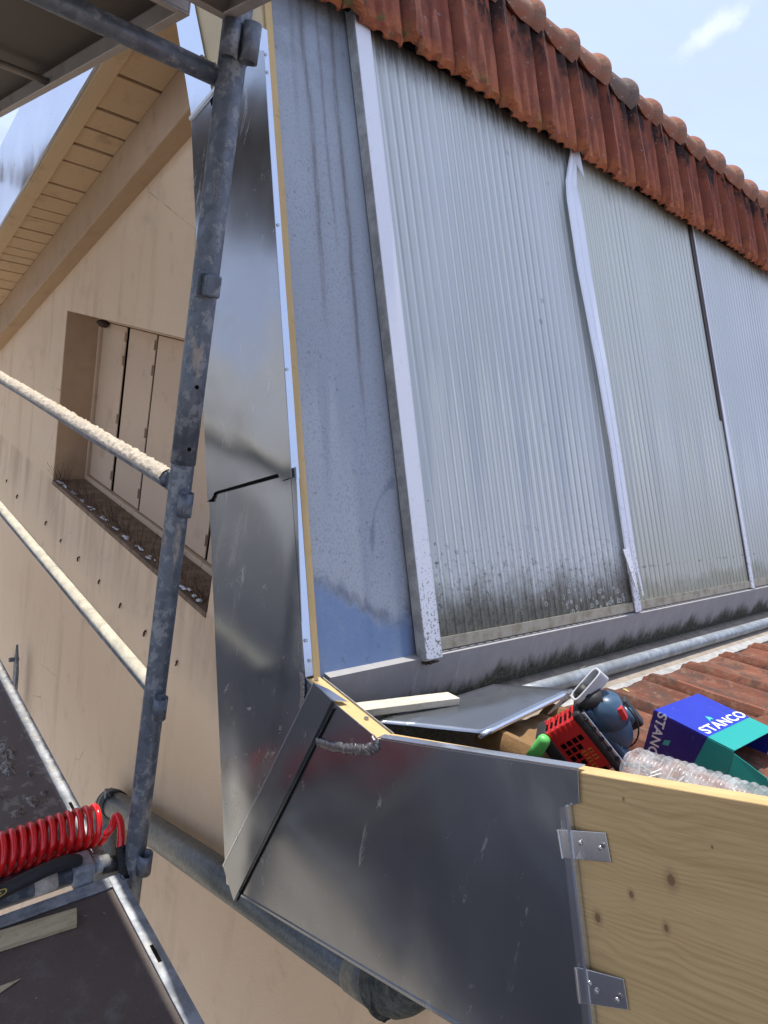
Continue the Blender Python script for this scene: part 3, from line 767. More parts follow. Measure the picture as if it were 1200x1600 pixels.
# batten 2 : bent flat flashing with split foot
bm = B()
cen_ = [(1.525, 1.951, 1.985, .030), (1.46, 1.935, 1.985, .020), (1.40, 1.918, 1.984, .014), (1.33, 1.900, 1.982, .022), (1.27, 1.897, 1.982, .026), (1.10, 1.910, 1.992, .026), (.80, 1.955, 2.025, .028), (.53, 1.995, 2.055, .024), (.30, 2.015, 2.078, .020), (.12, 2.030, 2.095, .018)]
kl = .0725
cen = [(a_, b_+kl*a_, c_+kl*a_, d_+.004) for a_, b_, c_, d_ in cen_]
rows = []
for (s_, a, b, h) in cen:
    rows.append([bm.verts.new(PG(lerp(a, b, t), s_, h+hh)) for t, hh in ((0, -.004), (.05, 0), (.42, .001), (.47, -.003), (.53, .001), (.95, 0), (1, -.006))])
for i in range(len(rows)-1):
    for j in range(6): bm.faces.new((rows[i][j], rows[i][j+1], rows[i+1][j+1], rows[i+1][j]))
o = link('flashing_strip', bm, M_whitez, gl); md = o.modifiers.new('t', 'SOLIDIFY'); md.thickness = .0015
bm = B(); prism(bm, [PG(2.045, .16, .016), PG(2.075, .16, .020), PG(2.088, -.004, .016), PG(2.055, -.004, .014)], NN*.004); link('torn_flashing', bm, M_white, gl); bm = B(); prism(bm, [PG(2.02, .20, .022), PG(2.055, .20, .024), PG(2.058, .10, .030), PG(2.046, .055, .036)], NN*.002)
link('torn_flashing', bm, M_white, gl); bm = B(); prism(bm, [PG(2.078, .20, .022), PG(2.096, .20, .020), PG(2.110, .035, .022), PG(2.098, .05, .022)], NN*.002); link('torn_flashing', bm, M_white, gl); bm = B(); prism(bm, [PG(2.065, 1.60, .024), PG(2.09, 1.56, .038), PG(2.09, 1.42, .044), PG(2.082, 1.48, .026), PG(2.057, 1.53, .022)], NN*.002)
link('torn_flashing', bm, M_white, gl)
bm = B(); slab(bm, 2.061, 2.084, .0, 1.56, -.006, .0045); link('sash', bm, M_bside, gl)
bm = B(); slab(bm, 3.011, 3.034, .0, 1.56, -.006, .004); link('sash', bm, M_bside, gl)
bm = B(); slab(bm, 2.998, 3.022, .70, 1.535, .005, .010, 2.994, 3.020); link('grime_strip', bm, M_under, gl)
bm = B(); slab(bm, 3.020, 3.052, -.004, .80, .010, .014, 3.022, 3.040); slab(bm, 3.024, 3.036, .80, 1.54, .010, .013, 3.026, 3.036); link('batten_cover', bm, M_white, gl)
for yb in (4.005, 4.955, 5.905):
    bm = B(); slab(bm, yb-.02, yb+.02, -.004, 1.55, .008, .012); link('batten_cover', bm, M_white, gl)
bm = B(); box(bm, (-1.02, .83, -1.1), (-.953, YEND, -.634)); link('upstand', bm, M_curb, gl)
# dark attic behind the panels and the back wall above the fascia plane
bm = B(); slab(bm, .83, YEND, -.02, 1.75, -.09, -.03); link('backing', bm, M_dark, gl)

# ---- fascia: boards and zinc sheets in the plane of the verge
fa = thing('verge_fascia', 'zinc clad verge fascia following the roof down into the valley and up', 'fascia', (-.95, YF, -1.2))
TH = .027
UX = lambda s_: (PB.x+U.x*s_, PB.z+U.z*s_)
def brd(pts, y0, y1): prism(bm, xz(pts, y0), (0, y1-y0, 0))
s_hi = UX(1.95)
bm = B(); brd([(-.975, -.637), UX(1.93), (UX(1.93)[0]-.315, UX(1.93)[1]-.10), (-1.125, -1.19)], .786, .812); sb = link('steep_board', bm, M_osb, fa)
# strip of raw edge wood standing proud beside the painted sheet
bm = B()
e0, e1 = P3(0, -.006, .003), P3(0, 1.93, .003)
prism(bm, [e0+Vector((0, .796, 0)), e1+Vector((0, .796, 0)), e1+Vector((0, .8125, 0)), e0+Vector((0, .8125, 0))], NN*.004); link('edge_wood', bm, M_raw, fa)
# valley board (flat) and rising board
bm = B(); brd([(-.965, -.634), (-.738, -.634), (-.738, -1.02), (-.965, -1.10)], .779, .812); link('valley_board', bm, M_raw, fa, bevel=.001)
tz = lambda x: -.464 + (x+.376)*.4435
bm = B(); xr = 1.4; bz = lambda x: -.949 + (x+.446)*.4255
brd([(-.736, tz(-.736)-.004), (xr, tz(xr)-.004), (xr, bz(xr)), (-.9, bz(-.9)), (-.9, tz(-.736)-.02), (-.736, tz(-.736)-.02)], .7795, .8065); link('rising_board', bm, M_pine, fa, bevel=.0015)

def sheet(name, pts, y0, mat, th=.0016, parent=fa, sub=0):
    bm = B(); prism(bm, xz(pts, y0), (0, th, 0))
    return link(name, bm, mat, parent, bevel=.0006)
# lower steep sheet (S1), with its flange
sheet('zinc_sheet', [(-1.452, -.385), (-1.112, -.24), (-.972, -.628), (-.93, -.634), (-.90, -.66), (-1.075, -1.215), (-1.118, -1.235), (-1.146, -1.173)], .7765, M_zincm)['label'] = 'lower steep zinc sheet with chalky smears'
# upper steep sheet (S2), lapping over it
up = sheet('zinc_sheet', [(-1.786, .474), (-1.682, .517), (-1.535, .588), (-1.466, .575), (-1.115, -.262), (-1.151, -.280), (-1.166, -.268), (-1.413, -.374), (-1.422, -.397), (-1.447, -.402)], .7725, M_zinc)
up['label'] = 'upper steep zinc sheet lapped over the lower one'
bm = B(); prism(bm, [(-1.786, .7715, .474), (-1.682, .7715, .517), (-1.535, .7715, .588), (-1.539, .7715, .596), (-1.686, .7715, .525), (-1.790, .7715, .482)], (0, -.004, 0)); link('fold_and_shadow', bm, M_print, up)
bm = B(); prism(bm, xz([(-1.420, -.382), (-1.165, -.2745), (-1.166, -.270), (-1.414, -.376)], .7712), (0, .003, 0)); prism(bm, xz([(-1.447, -.407), (-1.424, -.402), (-1.414, -.378), (-1.424, -.394)], .7712), (0, .003, 0)); link('fold_and_shadow', bm, M_dark, up)  # black strips drawn for the shadow under the lapped lower edge
bm = B(); prism(bm, xz([(-1.69, .508), (-1.535, .573), (-1.500, .60), (-1.49, .592), (-1.525, .560), (-1.68, .495)], .7705), (0, .002, 0)); link('fold_and_shadow', bm, M_dark, up)
sheet('zinc_sheet', [(-2.09, .93), (-1.989, .93), (-1.690, .512), (-1.786, .472), (-1.792, .474)], .7785, M_zincb)['label'] = 'narrow bright zinc strip at the upper left edge'
# bright flange folded back along the steep edge
bm = B()
for (s0, s1, y0, y1, h) in ((.0, .405, .7765, .7955, .0050), (.395, 1.37, .7735, .7955, .0066)):
    prism(bm, [P3(y0, s0, h), P3(y1, s0, h), P3(y1, s1, h), P3(y0, s1, h)], NN*.0014)
fl = link('edge_flange', bm, M_zincb, fa)
for s_ in (1.31, 1.27, .93, .62, .07, .03): bm = B(); tube(bm, [P3(.785+.004*math.sin(s_*50), s_, .006), P3(.785+.004*math.sin(s_*50), s_, .010)], .0035, 10); link('nail', bm, M_rivet, fl)
# raking cover strip over the mitre
bm = B(); prism(bm, [(-.930, .7700, -.622), (-.865, .7680, -.624), (-1.061, .7680, -1.216), (-1.067, .7680, -1.236), (-1.135, .7700, -1.195)], (0, .0016, 0))
prism(bm, [(-.865, .7680, -.624), (-1.061, .7680, -1.216), (-1.061, .7745, -1.216), (-.865, .7745, -.624)], (-.0012, 0, 0))
seam = link('cover_strip', bm, M_zincs, fa, bevel=.0005)
bm = B(); prism(bm, [(-.930, .7690, -.622), (-.9275, .7690, -.622), (-1.1325, .7690, -1.195), (-1.135, .7690, -1.195)], (0, .0008, 0)); link('fold_edge', bm, M_zincb, seam); seam['label'] = 'raking cover strip over the mitre joint'
bm = B(); prism(bm, [(-.930, .7692, -.6225), (-.862, .7692, -.6245), (-.855, .798, -.629), (-.905, .790, -.628)], (0, 0, .0018)); link('fold_and_shadow', bm, M_zincb, seam)
bm = B(); brd([(-.8615, -.64), (-.8595, -.64), (-1.0585, -1.232), (-1.0605, -1.225)], .7712, .7745); link('edge_shadow_strip', bm, M_dark, seam)  # black strip drawing the shadow along the cover strip's right edge
# large lower right sheet
RS = sheet('zinc_sheet', [(-.945, -.631), (-.738, -.631), (-.376, tz(-.376)), (-.362, tz(-.376)-.04), (-.375, tz(-.376)-.053), (-.245, -.822), (-.27, bz(-.27)-.002), (-.446, bz(-.446)-.002), (-1.060, -1.211), (-1.06, -1.20)], .7745, M_zincd); RS['label'] = 'large dark zinc sheet on the rising fascia'
bm = B(); prism(bm, [(-.738, .7745, -.6295), (-.376, .7745, tz(-.376)+.0015), (-.376, .790, tz(-.376)+.0025), (-.738, .790, -.6275)], (0, 0, .0014)); link('top_fold', bm, M_zincb, RS)
bm = B(); prism(bm, xz([(-1.062, -1.210), (-.27, bz(-.27)-.0005), (-.27, bz(-.27)-.0065), (-1.062, -1.216)], .7725), (0, .012, 0)); link('bottom_fold', bm, M_zincd, RS)
# folded upright edge and clips
bm = B(); brd([(-.385, -.527), (-.3755, -.514), (-.222, -.858), (-.233, -.868)], .7715, .7738); ef = link('standing_edge', bm, M_rivet, RS)
bm = B(); brd([(-.3765, -.516), (-.3735, -.514), (-.219, -.858), (-.223, -.858)], .768, .778); link('edge_lip', bm, M_zincb, RS)
for (pts, rv) in (([(-.377, -.552), (-.320, -.519), (-.303, -.550), (-.360, -.584)], ((-.345, -.550), (-.319, -.538), (-.358, -.556))), ([(-.304, -.706), (-.248, -.677), (-.232, -.709), (-.286, -.746)], ((-.272, -.715), (-.246, -.703), (-.283, -.713)))):
    bm = B(); a = xz(pts, .7685); prism(bm, [a[0], Vector(a[1])+Vector((0, .008, 0)), Vector(a[2])+Vector((0, .008, 0)), a[3]], (0, .0015, 0)); tube(bm, [Vector(a[0])+Vector((0, -.001, 0)), Vector(a[3])+Vector((0, -.001, 0))], .002, 8)
    cl_ = link('clip', bm, M_rivet, fa, bevel=.0008)
    bm = B()
    for (rx, rz) in rv: bmesh.ops.create_uvsphere(bm, u_segments=12, v_segments=6, radius=.0034, matrix=Matrix.Translation((rx, .7705, rz)) @ Matrix.Scale(.6, 4, (0, 1, 0)))
    link('rivet', bm, M_rivet, cl_, smooth=True)
sheet('zinc_sheet', [(-.262, -.772), (-.20, -.748), (-.10, -.72), (-.10, -.86), (-.235, -.89)], .7785, M_zincb)['label'] = 'start of the next sheet at the bottom edge'
# solder seams
def solder(pts, n, r):
    bm = B(); P_ = [Vector((p[0], .7735, p[1])) for p in pts]
    path = []
    for i in range(n+1):
        t = i/n*(len(P_)-1); k = min(int(t), len(P_)-2); q = lerp(P_[k], P_[k+1], t-k)
        q = q + Vector((NZ(i*.37, 0, 1)*.0018, 0, NZ(i*.31, 5, 2)*.0018)); path.append(q)
    rs = [r*(.78+.45*abs(math.sin(i*1.15))+.25*NZ(i*.7, 3, 3)) for i in range(n+1)]
    tube(bm, path, rs, 14, jit=lambda i, k: r*.42*NZ(i*.8, k*1.1, 4.)+r*.2*NZ(i*2.1, k*2., 9.))
    for v in bm.verts: v.co.y = .7735 + (v.co.y-.7735)*.45
    return link('solder_seam', bm, M_solder, fa, smooth=True)
solder([(-.893, -.727), (-.85, -.712), (-.80, -.688), (-.755, -.664), (-.738, -.645), (-.742, -.633)], 90, .0085)
solder([(-.975, -.622), (-.966, -.640), (-.958, -.668), (-.951, -.705), (-.958, -.735)], 60, .0062)
for q in ((-.955, .797, -.6325), (-.80, .80, -.6325)): bm = B(); tube(bm, [Vector(q), Vector(q)+Vector((0, 0, .0015))], .0045, 14); link('screw_head', bm, M_rivet, fa)
bm = B(); box(bm, (-.955, .8125, -.645), (-.738, .8140, -.6305)); link('membrane_edge', bm, M_gw, fa)

# ---- upper tiles
skh = .055
rf = thing('tiled_roof_edge', 'red clay tile course and ridge tiles above the translucent panels', 'tiled roof', (-1.6, .8, .8))
def tile(bm, y0, wd_, s0, s1, prof, frame, h0, tilt, seed, ns=10, round_end=.016, th=.012):
    """one interlocking tile: prof(t)->height over width, frame(y,s,h)->point"""
    ny = 30; top_, bot_ = [], []
    for i in range(ns+1):
        t = i/ns; t = t**1.5; s_ = lerp(s0, s1, t); row, rb = [], []
        for j in range(ny+1):
            q = j/ny; hh = prof(q, t)
            d = (s_-s0); k = 1.
            if d < round_end: k = math.sqrt(max(0., 1-(1-d/round_end)**2))
            wob = NZ(q*4+seed, t*3, seed, 1.)*.0035
            h = h0 + hh*(.30+.45*k+.25*min(1., t*5)) + tilt*(1-t) + wob - (1-k)*th*.6
            row.append(bm.verts.new(frame(y0+q*wd_+NZ(seed, t*2, 7)*.002, s_ + NZ(q*3, seed, 2)*.004, h)))
            rb.append(bm.verts.new(frame(y0+q*wd_, s_+.001, h0+hh-th+tilt*(1-t)-.004)))
        top_.append(row); bot_.append(rb)
    for i in range(ns):
        for j in range(ny):
            bm.faces.new((top_[i][j], top_[i][j+1], top_[i+1][j+1], top_[i+1][j])); bm.faces.new((bot_[i][j], bot_[i+1][j], bot_[i+1][j+1], bot_[i][j+1]))
        bm.faces.new((top_[i][0], top_[i+1][0], bot_[i+1][0], bot_[i][0])); bm.faces.new((top_[i][ny], bot_[i][ny], bot_[i+1][ny], top_[i+1][ny]))
    for j in range(ny):
        bm.faces.new((top_[0][j], bot_[0][j], bot_[0][j+1], top_[0][j+1])); bm.faces.new((top_[ns][j], top_[ns][j+1], bot_[ns][j+1], bot_[ns][j]))
def bumpf(q, c, w_): 
    d = abs(q-c)/w_
    return 0. if d >= 1 else .5+.5*math.cos(math.pi*d)
def ss(v): v = max(0., min(1., v)); return v*v*(3-2*v)
def flat(q, a, b, e):
    return ss((q-a)/e/1.5+.5)*ss((b-q)/e/1.5+.5)
def prof_u(q, t):
    h = .030*flat(q, .02, .26, .05)*(1-.25*t) + .010*bumpf(q, .08, .06)
    h += .017*flat(q, .56, .68, .05)*max(.35, 1-t*.9)
    h += .012*flat(q, .80, .95, .06)
    h += .006*bumpf(q, .42, .14)*(1-t)
    return h
TP = .193
y = .79; i = 0
bm = B()
while y < 6.8:
    tile(bm, y, TP*.985, 1.497+random.uniform(-.009, .009), 1.86, prof_u, P3, skh-.012+random.uniform(-.003, .003), .010, i*1.37+3, th=.014); y += TP; i += 1
o = link('tile_course', bm, M_tileu, rf, smooth=True)
md = o.modifiers.new('e', 'EDGE_SPLIT'); md.split_angle = R(38)
# batten and dark underside below the course
bm = B(); slab(bm, .80, 6.8, 1.53, 1.86, .012, .030); link('batten', bm, M_dark, rf)
# ridge tiles: saddle with a thick collar and a scalloped hanging lip
RC = PB + U*1.862 + NN*.012      # centre line of the ridge
def ridge_bm():
    bm = B(); L_ = TP*1.10; ny, na = 18, 22
    rings_o, rings_i = [], []
    for i in range(ny+1):
        t = i/ny; yy = t*L_
        col_ = flat(t, .82, .97, .03)
        ro = .057 + .008*t + .017*col_; ri = ro-.012-.009*col_
        drop = R(6 + 36*math.sin(min(1, t/.62)*math.pi/2)**.9 + 4*ss((t-.8)/.03) - 10*ss((t-.93)/.07))      # how far the lip hangs
        a0 = AN_R0 - drop; a1 = R(200)
        ro_, ri_ = [], []
        for k in range(na+1):
            a = lerp(a0, a1, k/na); d = Vector((math.cos(a), 0, math.sin(a)))
            wob = 1 + .02*NZ(t*4, k*.3, 2)
            ro_.append(bm.verts.new(d*ro*wob+Vector((0, yy, 0)))); ri_.append(bm.verts.new(d*ri+Vector((0, yy, 0))))
        rings_o.append(ro_); rings_i.append(ri_)
    for i in range(ny):
        for k in range(na):
            bm.faces.new((rings_o[i][k], rings_o[i+1][k], rings_o[i+1][k+1], rings_o[i][k+1])); bm.faces.new((rings_i[i][k], rings_i[i][k+1], rings_i[i+1][k+1], rings_i[i+1][k]))
        bm.faces.new((rings_o[i][0], rings_i[i][0], rings_i[i+1][0], rings_o[i+1][0])); bm.faces.new((rings_o[i][na], rings_o[i+1][na], rings_i[i+1][na], rings_i[i][na]))
    for i in (0, ny):
        for k in range(na): bm.faces.new((rings_o[i][k], rings_o[i][k+1], rings_i[i][k+1], rings_i[i][k]))
    return bm
AN_R0 = R(22)
proto = None
for i in range(31):
    y0 = 1.578 - 5*TP + i*TP
    if proto is None:
        proto = link('ridge_tile', ridge_bm(), M_ridge, rf, smooth=True, local=True); md = proto.modifiers.new('e', 'EDGE_SPLIT'); md.split_angle = R(50); o = proto
    else: o = proto.copy(); col.objects.link(o); o.parent = rf
    o.location = Vector((RC.x, y0, RC.z)) - rf.location
    o.rotation_euler = (R(-1.6)+random.uniform(-.03, .03), random.uniform(-.09, .09), random.uniform(-.03, .03))
    o.location.z += random.uniform(-.004, .004)
# rear slope of the roof (falls away to the left) closing the building
bm = B(); rx = RC.x-.02; rz = rake(rx)+.060
prism(bm, [(rx, .80, rz), (-7.2, .80, rz-(rx+7.2)*RK), (-7.2, YEND, rz-(rx+7.2)*RK), (rx, YEND, rz)], (0, 0, -.02)); link('rear_slope', bm, M_tilel, rf)

# ================================================================ VALLEY
va = thing('valley_gutter', 'sandy grey valley gutter between the glazing and the lower tiles', 'gutter', (-.86, .84, -.76))
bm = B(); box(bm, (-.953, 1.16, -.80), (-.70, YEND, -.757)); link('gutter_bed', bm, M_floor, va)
bm = B(); box(bm, (-.953, .813, -1.02), (-.64, 1.159, -.98)); box(bm, (-.64, .813, -1.02), (-.60, 1.159, -.76)); link('void_shade_box', bm, M_dark, va)  # black box put in for the shade under the loose sheet
bm = B(); prism(bm, [(-.808, 1.40, -.755), (-.803, 1.40, -.745), (-.768, 1.40, -.742), (-.768, 1.40, -.755)], (.0, YEND-1.5, 0)); link('zinc_apron', bm, M_gw, va)
cp = [(-.868+.012*t*3, 1.22+t*YEND*.82, -.737+NZ(t*6, 0, 0)*.002) for t in [i/24 for i in range(25)]]
bm = B(); tube(bm, cp, .0195, 20); tag(link('conduit', bm, M_gz, None, smooth=True), 'round galvanised pipe lying along the valley gutter', 'pipe')

lr = thing('lower_tiled_roof', 'low red brown interlocking tile roof behind the wooden board', 'tiled roof', (-.78, .83, -.75))
AT = R(11.5); UT = Vector((math.cos(AT), 0, math.sin(AT))); NTt = Vector((-math.sin(AT), 0, math.cos(AT))); PT = Vector((-.776, 0, -.745))
def PL(y, s_, h): return PT + UT*s_ + NTt*h + Vector((.030*(y-1.5) if y > 1.5 else 0, y, .005*(y-1.5) if y > 1.5 else 0))
def prof_l(q, t):
    return .024*flat(q, .03, .15, .035) + .011*flat(q, .15, .24, .04) + .007*bumpf(q, .50, .12) + .010*flat(q, .84, .97, .05)
bm = B(); LP = .232; i = 0
for r_ in range(8):
    y = 1.707-LP*3-.14
    k = 0
    while y < 6.8:
        s0 = r_*.315 + random.uniform(-.004, .004)
        if r_ == 0 and y < 1.0: y += LP; i += 1; continue
        tile(bm, y, LP*.985, s0, s0+.335, prof_l, PL, .002, .016, i*.77+11, ns=7, th=.012, round_end=.01); y += LP; i += 1
o = link('tile_field', bm, M_tilel, lr, smooth=True); md = o.modifiers.new('e', 'EDGE_SPLIT'); md.split_angle = R(38)
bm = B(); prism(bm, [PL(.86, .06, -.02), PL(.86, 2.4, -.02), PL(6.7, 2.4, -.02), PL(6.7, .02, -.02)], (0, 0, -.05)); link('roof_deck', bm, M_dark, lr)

# ================================================================ SCAFFOLD
PX, PY = -1.240, .60
po = thing('scaffold_pole', 'upright galvanised scaffold pole with welded cups in front of the wall', 'scaffold pole', (PX, PY, -2.2))
def px_(z_): return PX - .008*(z_+.3)
r0 = .0225
bm = B(); tube(bm, [(px_(z_), PY, z_) for z_ in [-6.2+i*.1 for i in range(62)]] , r0, 40, jit=lambda i, k: .0004*NZ(i*.5, k*.3, 0)); 
link('tube', bm, M_galv, po, smooth=True)
bm = B(); tube(bm, [(px_(z_), PY, z_) for z_ in (-.272, -.1, .1, .3, .62, 1.6)], r0+.0018, 40); link('tube_sleeve', bm, M_galv, po, smooth=True)
def cup(dx, dy, z_, h=.042, r_=.0135):
    c = Vector((px_(z_)+dx, PY+dy, z_)); bm = B(); tube(bm, [c+Vector((0, 0, -h/2)), c, c+Vector((0, 0, h/2))], r_, 24, inner=r_*.80)
    return link('cup', bm, M_galv, po, smooth=True)
for z_ in (-.345, -.785):
    cup(.037, -.003, z_, .048, .0145); cup(-.033, .006, z_)
cup(.030, .010, -1.175, .05, .016); cup(.020, -.026, -1.222, .045, .0125)
cup(.026, -.020, .470, .055, .0145); cup(.036, .012, .475, .060, .0155); cup(-.026, .012, .49, .06, .008)
# wedge collar at z ~ .07
bm = B(); zc = .068; cx = px_(zc)
box(bm, (cx+.018, PY-.020, zc-.020), (cx+.044, PY+.012, zc+.020)); link('wedge_bracket', bm, M_galv, po, bevel=.004)
bm = B(); box(bm, (cx-.036, PY-.006, zc-.020), (cx-.028, PY+.020, zc+.018)); link('wedge_bracket', bm, M_galv, po, bevel=.003)
bm = B(); M_ = Matrix.Translation((cx+.024, PY-.020, zc)); box(bm, (-.004, -.008, -.024), (.003, .010, .024), M_); link('wedge', bm, M_galv, po, bevel=.002)
bm = B()
for hz_, ang in ((-.118, -.35), (-.238, -.35)):
    cx = px_(hz_); d = -Vector((cx, PY, 0)).normalized(); d = Matrix.Rotation(-ang, 3, 'Z') @ d
    c = Vector((cx, PY, hz_)); tube(bm, [c+d*(r0-.004), c+d*(r0+.0022)], .0042, 16)
link('hole', bm, M_dark, po)

def rail(name, label, z_, r_, mort, PY=.60):
    t = thing(name, label, 'guard rail', (PX-.05, PY, z_), 'guard rails along the platform')
    bm = B(); x0 = PX-.034; path = [(x0-.03-i*.12, PY, z_+NZ(i*.4, z_, 0)*.002) for i in range(34)]
    tube(bm, [(x0-.02, PY, z_)]+path, r_, 28); link('tube', bm, M_galv, t, smooth=True)
    bm = B(); box(bm, (x0-.024, PY-.006, z_-.020), (x0+.006, PY+.003, z_+.020)); link('hook', bm, M_galv, t, bevel=.003)
    bm = B(); n = 620; na = 12; rows = []
    for i in range(n+1):
        xx = x0-.022-i*(3.6/n); row = []
        for k in range(na+1):
            a = R(lerp(-8 if mort else 10, 128 if mort else 120, k/na))
            e = math.sin(math.pi*k/na)
            nb = (NZ(xx*45, k*.55, z_)*.5+.5)*.6 + abs(NZ(xx*95, k*1.1, 3))*1.5
            h = (.0058*nb if mort else .0016*nb)*min(1, e*2.2) + .0003 - (.0008 if e < .1 else 0)
            rr = r_+h; row.append(bm.verts.new((xx, PY-math.cos(a)*rr*1.0, z_+math.sin(a)*rr)))
        rows.append(row)
    for i in range(n):
        for k in range(na): bm.faces.new((rows[i][k], rows[i][k+1], rows[i+1][k+1], rows[i+1][k]))
    link('mortar_crust', bm, M_mud if mort else M_dust, t, smooth=True)
    return t
def f_dust(N):
    o = N.obj(); mid = N.noise(o, 26., 6., .7)
    c = N.mix(N.sm(mid, .3, .7), (.42, .39, .31), (.66, .60, .46)); return {'Base Color': c, 'Roughness': .7, 'Normal': N.bump(mid, .3, .001)}
M_dust = material('dusty_tube_top', f_dust)
rail('guard_rail', 'upper guard rail caked with pale mortar along its top', -.319, .0180, True)
rail('guard_rail', 'lower guard rail with a thin dusty yellowish top', -.810, .0180, False, .636)

tr = thing('scaffold_transom', 'round steel transom running from the pole toward the upper deck', 'scaffold tube', (-1.255, .3, .42))
bm = B(); tube(bm, [(-1.262, .592, .421), (-1.258, .4, .420), (-1.25, .0, .42), (-1.25, -.7, .42)], .0172, 28); link('tube', bm, M_galv, tr, smooth=True)
bm = B()
for i in range(14): bmesh.ops.create_icosphere(bm, subdivisions=1, radius=random.uniform(.002, .005), matrix=Matrix.Translation((-1.262+random.uniform(-.008, .010), .575-i*.0045+random.uniform(-.01, .01), .4375-abs(random.uniform(0, .002)))))
link('mortar_crust', bm, M_mud, tr)

def deck(name, label, x0, x1, y0, y1, zt, depth=.065, fw=.030, ply=M_ply, under=M_under, fmat=M_frame, end_l=True, end_r=True, bars=()):
    """plywood deck in a steel channel frame, top of the frame at zt"""
    t = thing(name, label, 'scaffold deck', ((x0+x1)/2, (y0+y1)/2, zt-depth), 'plywood scaffold decks')
    bm = B(); zb = zt-depth; wt_ = .004
    for (ya, yb, s_) in ((y1, y1-fw, -1), (y0, y0+fw, 1)):
        box(bm, (x0, min(ya, yb), zt-.004), (x1, max(ya, yb), zt))                       # top flange
        box(bm, (x0, min(ya, ya+s_*wt_), zb+.004), (x1, max(ya, ya+s_*wt_), zt-.0041))     # web
        box(bm, (x0, min(ya, ya+s_*.020), zb), (x1, max(ya, ya+s_*.020), zb+.0039))        # lower lip
    for (xa, s_, on) in ((x0, 1, end_l), (x1, -1, end_r)):
        if not on: continue
        xb = xa+s_*fw
        box(bm, (min(xa, xb), y0+fw, zt-.004), (max(xa, xb), y1-fw, zt)); box(bm, (min(xa, xa+s_*wt_), y0+wt_, zb+.004), (max(xa, xa+s_*wt_), y1-wt_, zt-.0041)); box(bm, (min(xa, xa+s_*.02), y0+.02, zb), (max(xa, xa+s_*.02), y1-.02, zb+.0039))
    link('frame', bm, fmat, t, bevel=.0012)
    bm = B(); box(bm, (x0+fw*.6, y0+fw*.6, zt-.016), (x1-fw*.6, y1-fw*.6, zt-.0055)); pl = link('plywood', bm, ply, t)
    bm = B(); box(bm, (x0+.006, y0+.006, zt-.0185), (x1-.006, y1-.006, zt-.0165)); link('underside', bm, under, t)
    for xb in bars:
        bm = B(); tube(bm, [(xb, y0+.005, zb+.022), (xb, y1-.005, zb+.022)], .010, 14); link('cross_bar', bm, fmat, t, smooth=True)
    return t
dA = deck('scaffold_deck', 'near lower deck of dark plywood with a wood offcut on it', -1.226, 1.6, -.05, .570, -1.200, bars=(-.9, .0))
dB = deck('scaffold_deck', 'left lower deck splattered with dry mortar beyond the red hose', -4.3, -1.305, -.05, .560, -1.200)
dA2 = deck('scaffold_deck', 'lower deck under the photographer behind the near deck', -1.226, 1.6, -.70, -.070, -1.200)
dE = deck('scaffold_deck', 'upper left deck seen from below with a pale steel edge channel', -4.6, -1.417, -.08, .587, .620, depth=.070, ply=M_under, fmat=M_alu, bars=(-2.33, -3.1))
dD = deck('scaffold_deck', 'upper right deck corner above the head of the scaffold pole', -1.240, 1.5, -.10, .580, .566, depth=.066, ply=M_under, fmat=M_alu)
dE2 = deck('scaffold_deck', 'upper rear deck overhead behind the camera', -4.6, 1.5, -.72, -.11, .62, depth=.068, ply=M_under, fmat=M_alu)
for dk, spots in ((dA, ((-.995, .5525),)), (dB, ((-1.48, .5425),))):
    bm = B()
    for (sx, sy) in spots: box(bm, (sx-.022, sy-.0035, -1.1998), (sx+.022, sy+.0035, -1.1990))
    link('slot', bm, M_dark, dk, bevel=.003)
# mortar lumps on the left deck
bm = B()
def splat(cx, cy, rx_, ry_, h, seed):
    n = 40; ctr_ = bm.verts.new((cx, cy, -1.2+h)); prev = None; rings = []
    for q in (.3, .55, .8, 1.0):
        ring = []
        for k in range(n):
            a = 2*math.pi*k/n; rr = q*(1+.5*NZ(math.cos(a)*1.6+seed, math.sin(a)*1.6, seed)+.35*NZ(math.cos(a)*6+seed, math.sin(a)*6, seed))
            zz_ = -1.206 + (h+.006)*max(0, 1-q**3)*(1+.9*NZ(cx*50+math.cos(a)*q*7, math.sin(a)*q*7, seed))
            ring.append(bm.verts.new((cx+math.cos(a)*rx_*rr, cy+math.sin(a)*ry_*rr, zz_)))
        rings.append(ring)
    for k in range(n): bm.faces.new((ctr_, rings[0][k], rings[0][(k+1) % n]))
    for a_, b_ in zip(rings[:-1], rings[1:]):
        for k in range(n): bm.faces.new((a_[k], b_[k], b_[(k+1) % n], a_[(k+1) % n]))
for i, (cx, cy, rx_, ry_, h) in enumerate(((-1.44, .495, .030, .022, .008), (-1.475, .46, .016, .010, .005), (-1.78, .462, .040, .022, .006), (-1.70, .45, .035, .016, .005), (-1.55, .47, .02, .012, .004), (-1.60, .41, .02, .012, .004), (-1.52, .43, .014, .014, .004), (-1.9, .44, .03, .015, .004), (-1.66, .49, .012, .006, .004), (-1.57, .50, .012, .007, .003), (-1.47, .40, .013, .008, .003))): bm = B(); splat(cx, cy, rx_, ry_, h*.45, i*3.1); link('mortar_crust', bm, M_mudd, dB)
bm.free()
bm = B()
random.seed(3)
for i in range(60):
    xx, yy = (random.uniform(-2.2, -1.33), random.uniform(.05, .55)) if i < 52 else (random.uniform(-1.2, -.7), random.uniform(.2, .56))
    bmesh.ops.create_icosphere(bm, subdivisions=1, radius=random.uniform(.0008, .0026), matrix=Matrix.Translation((xx, yy, -1.2045)) @ Matrix.Scale(random.uniform(1, 3), 4, Vector((random.random(), random.random()+.01, 0)).normalized()) @ Matrix.Scale(.5, 4, (0, 0, 1)))
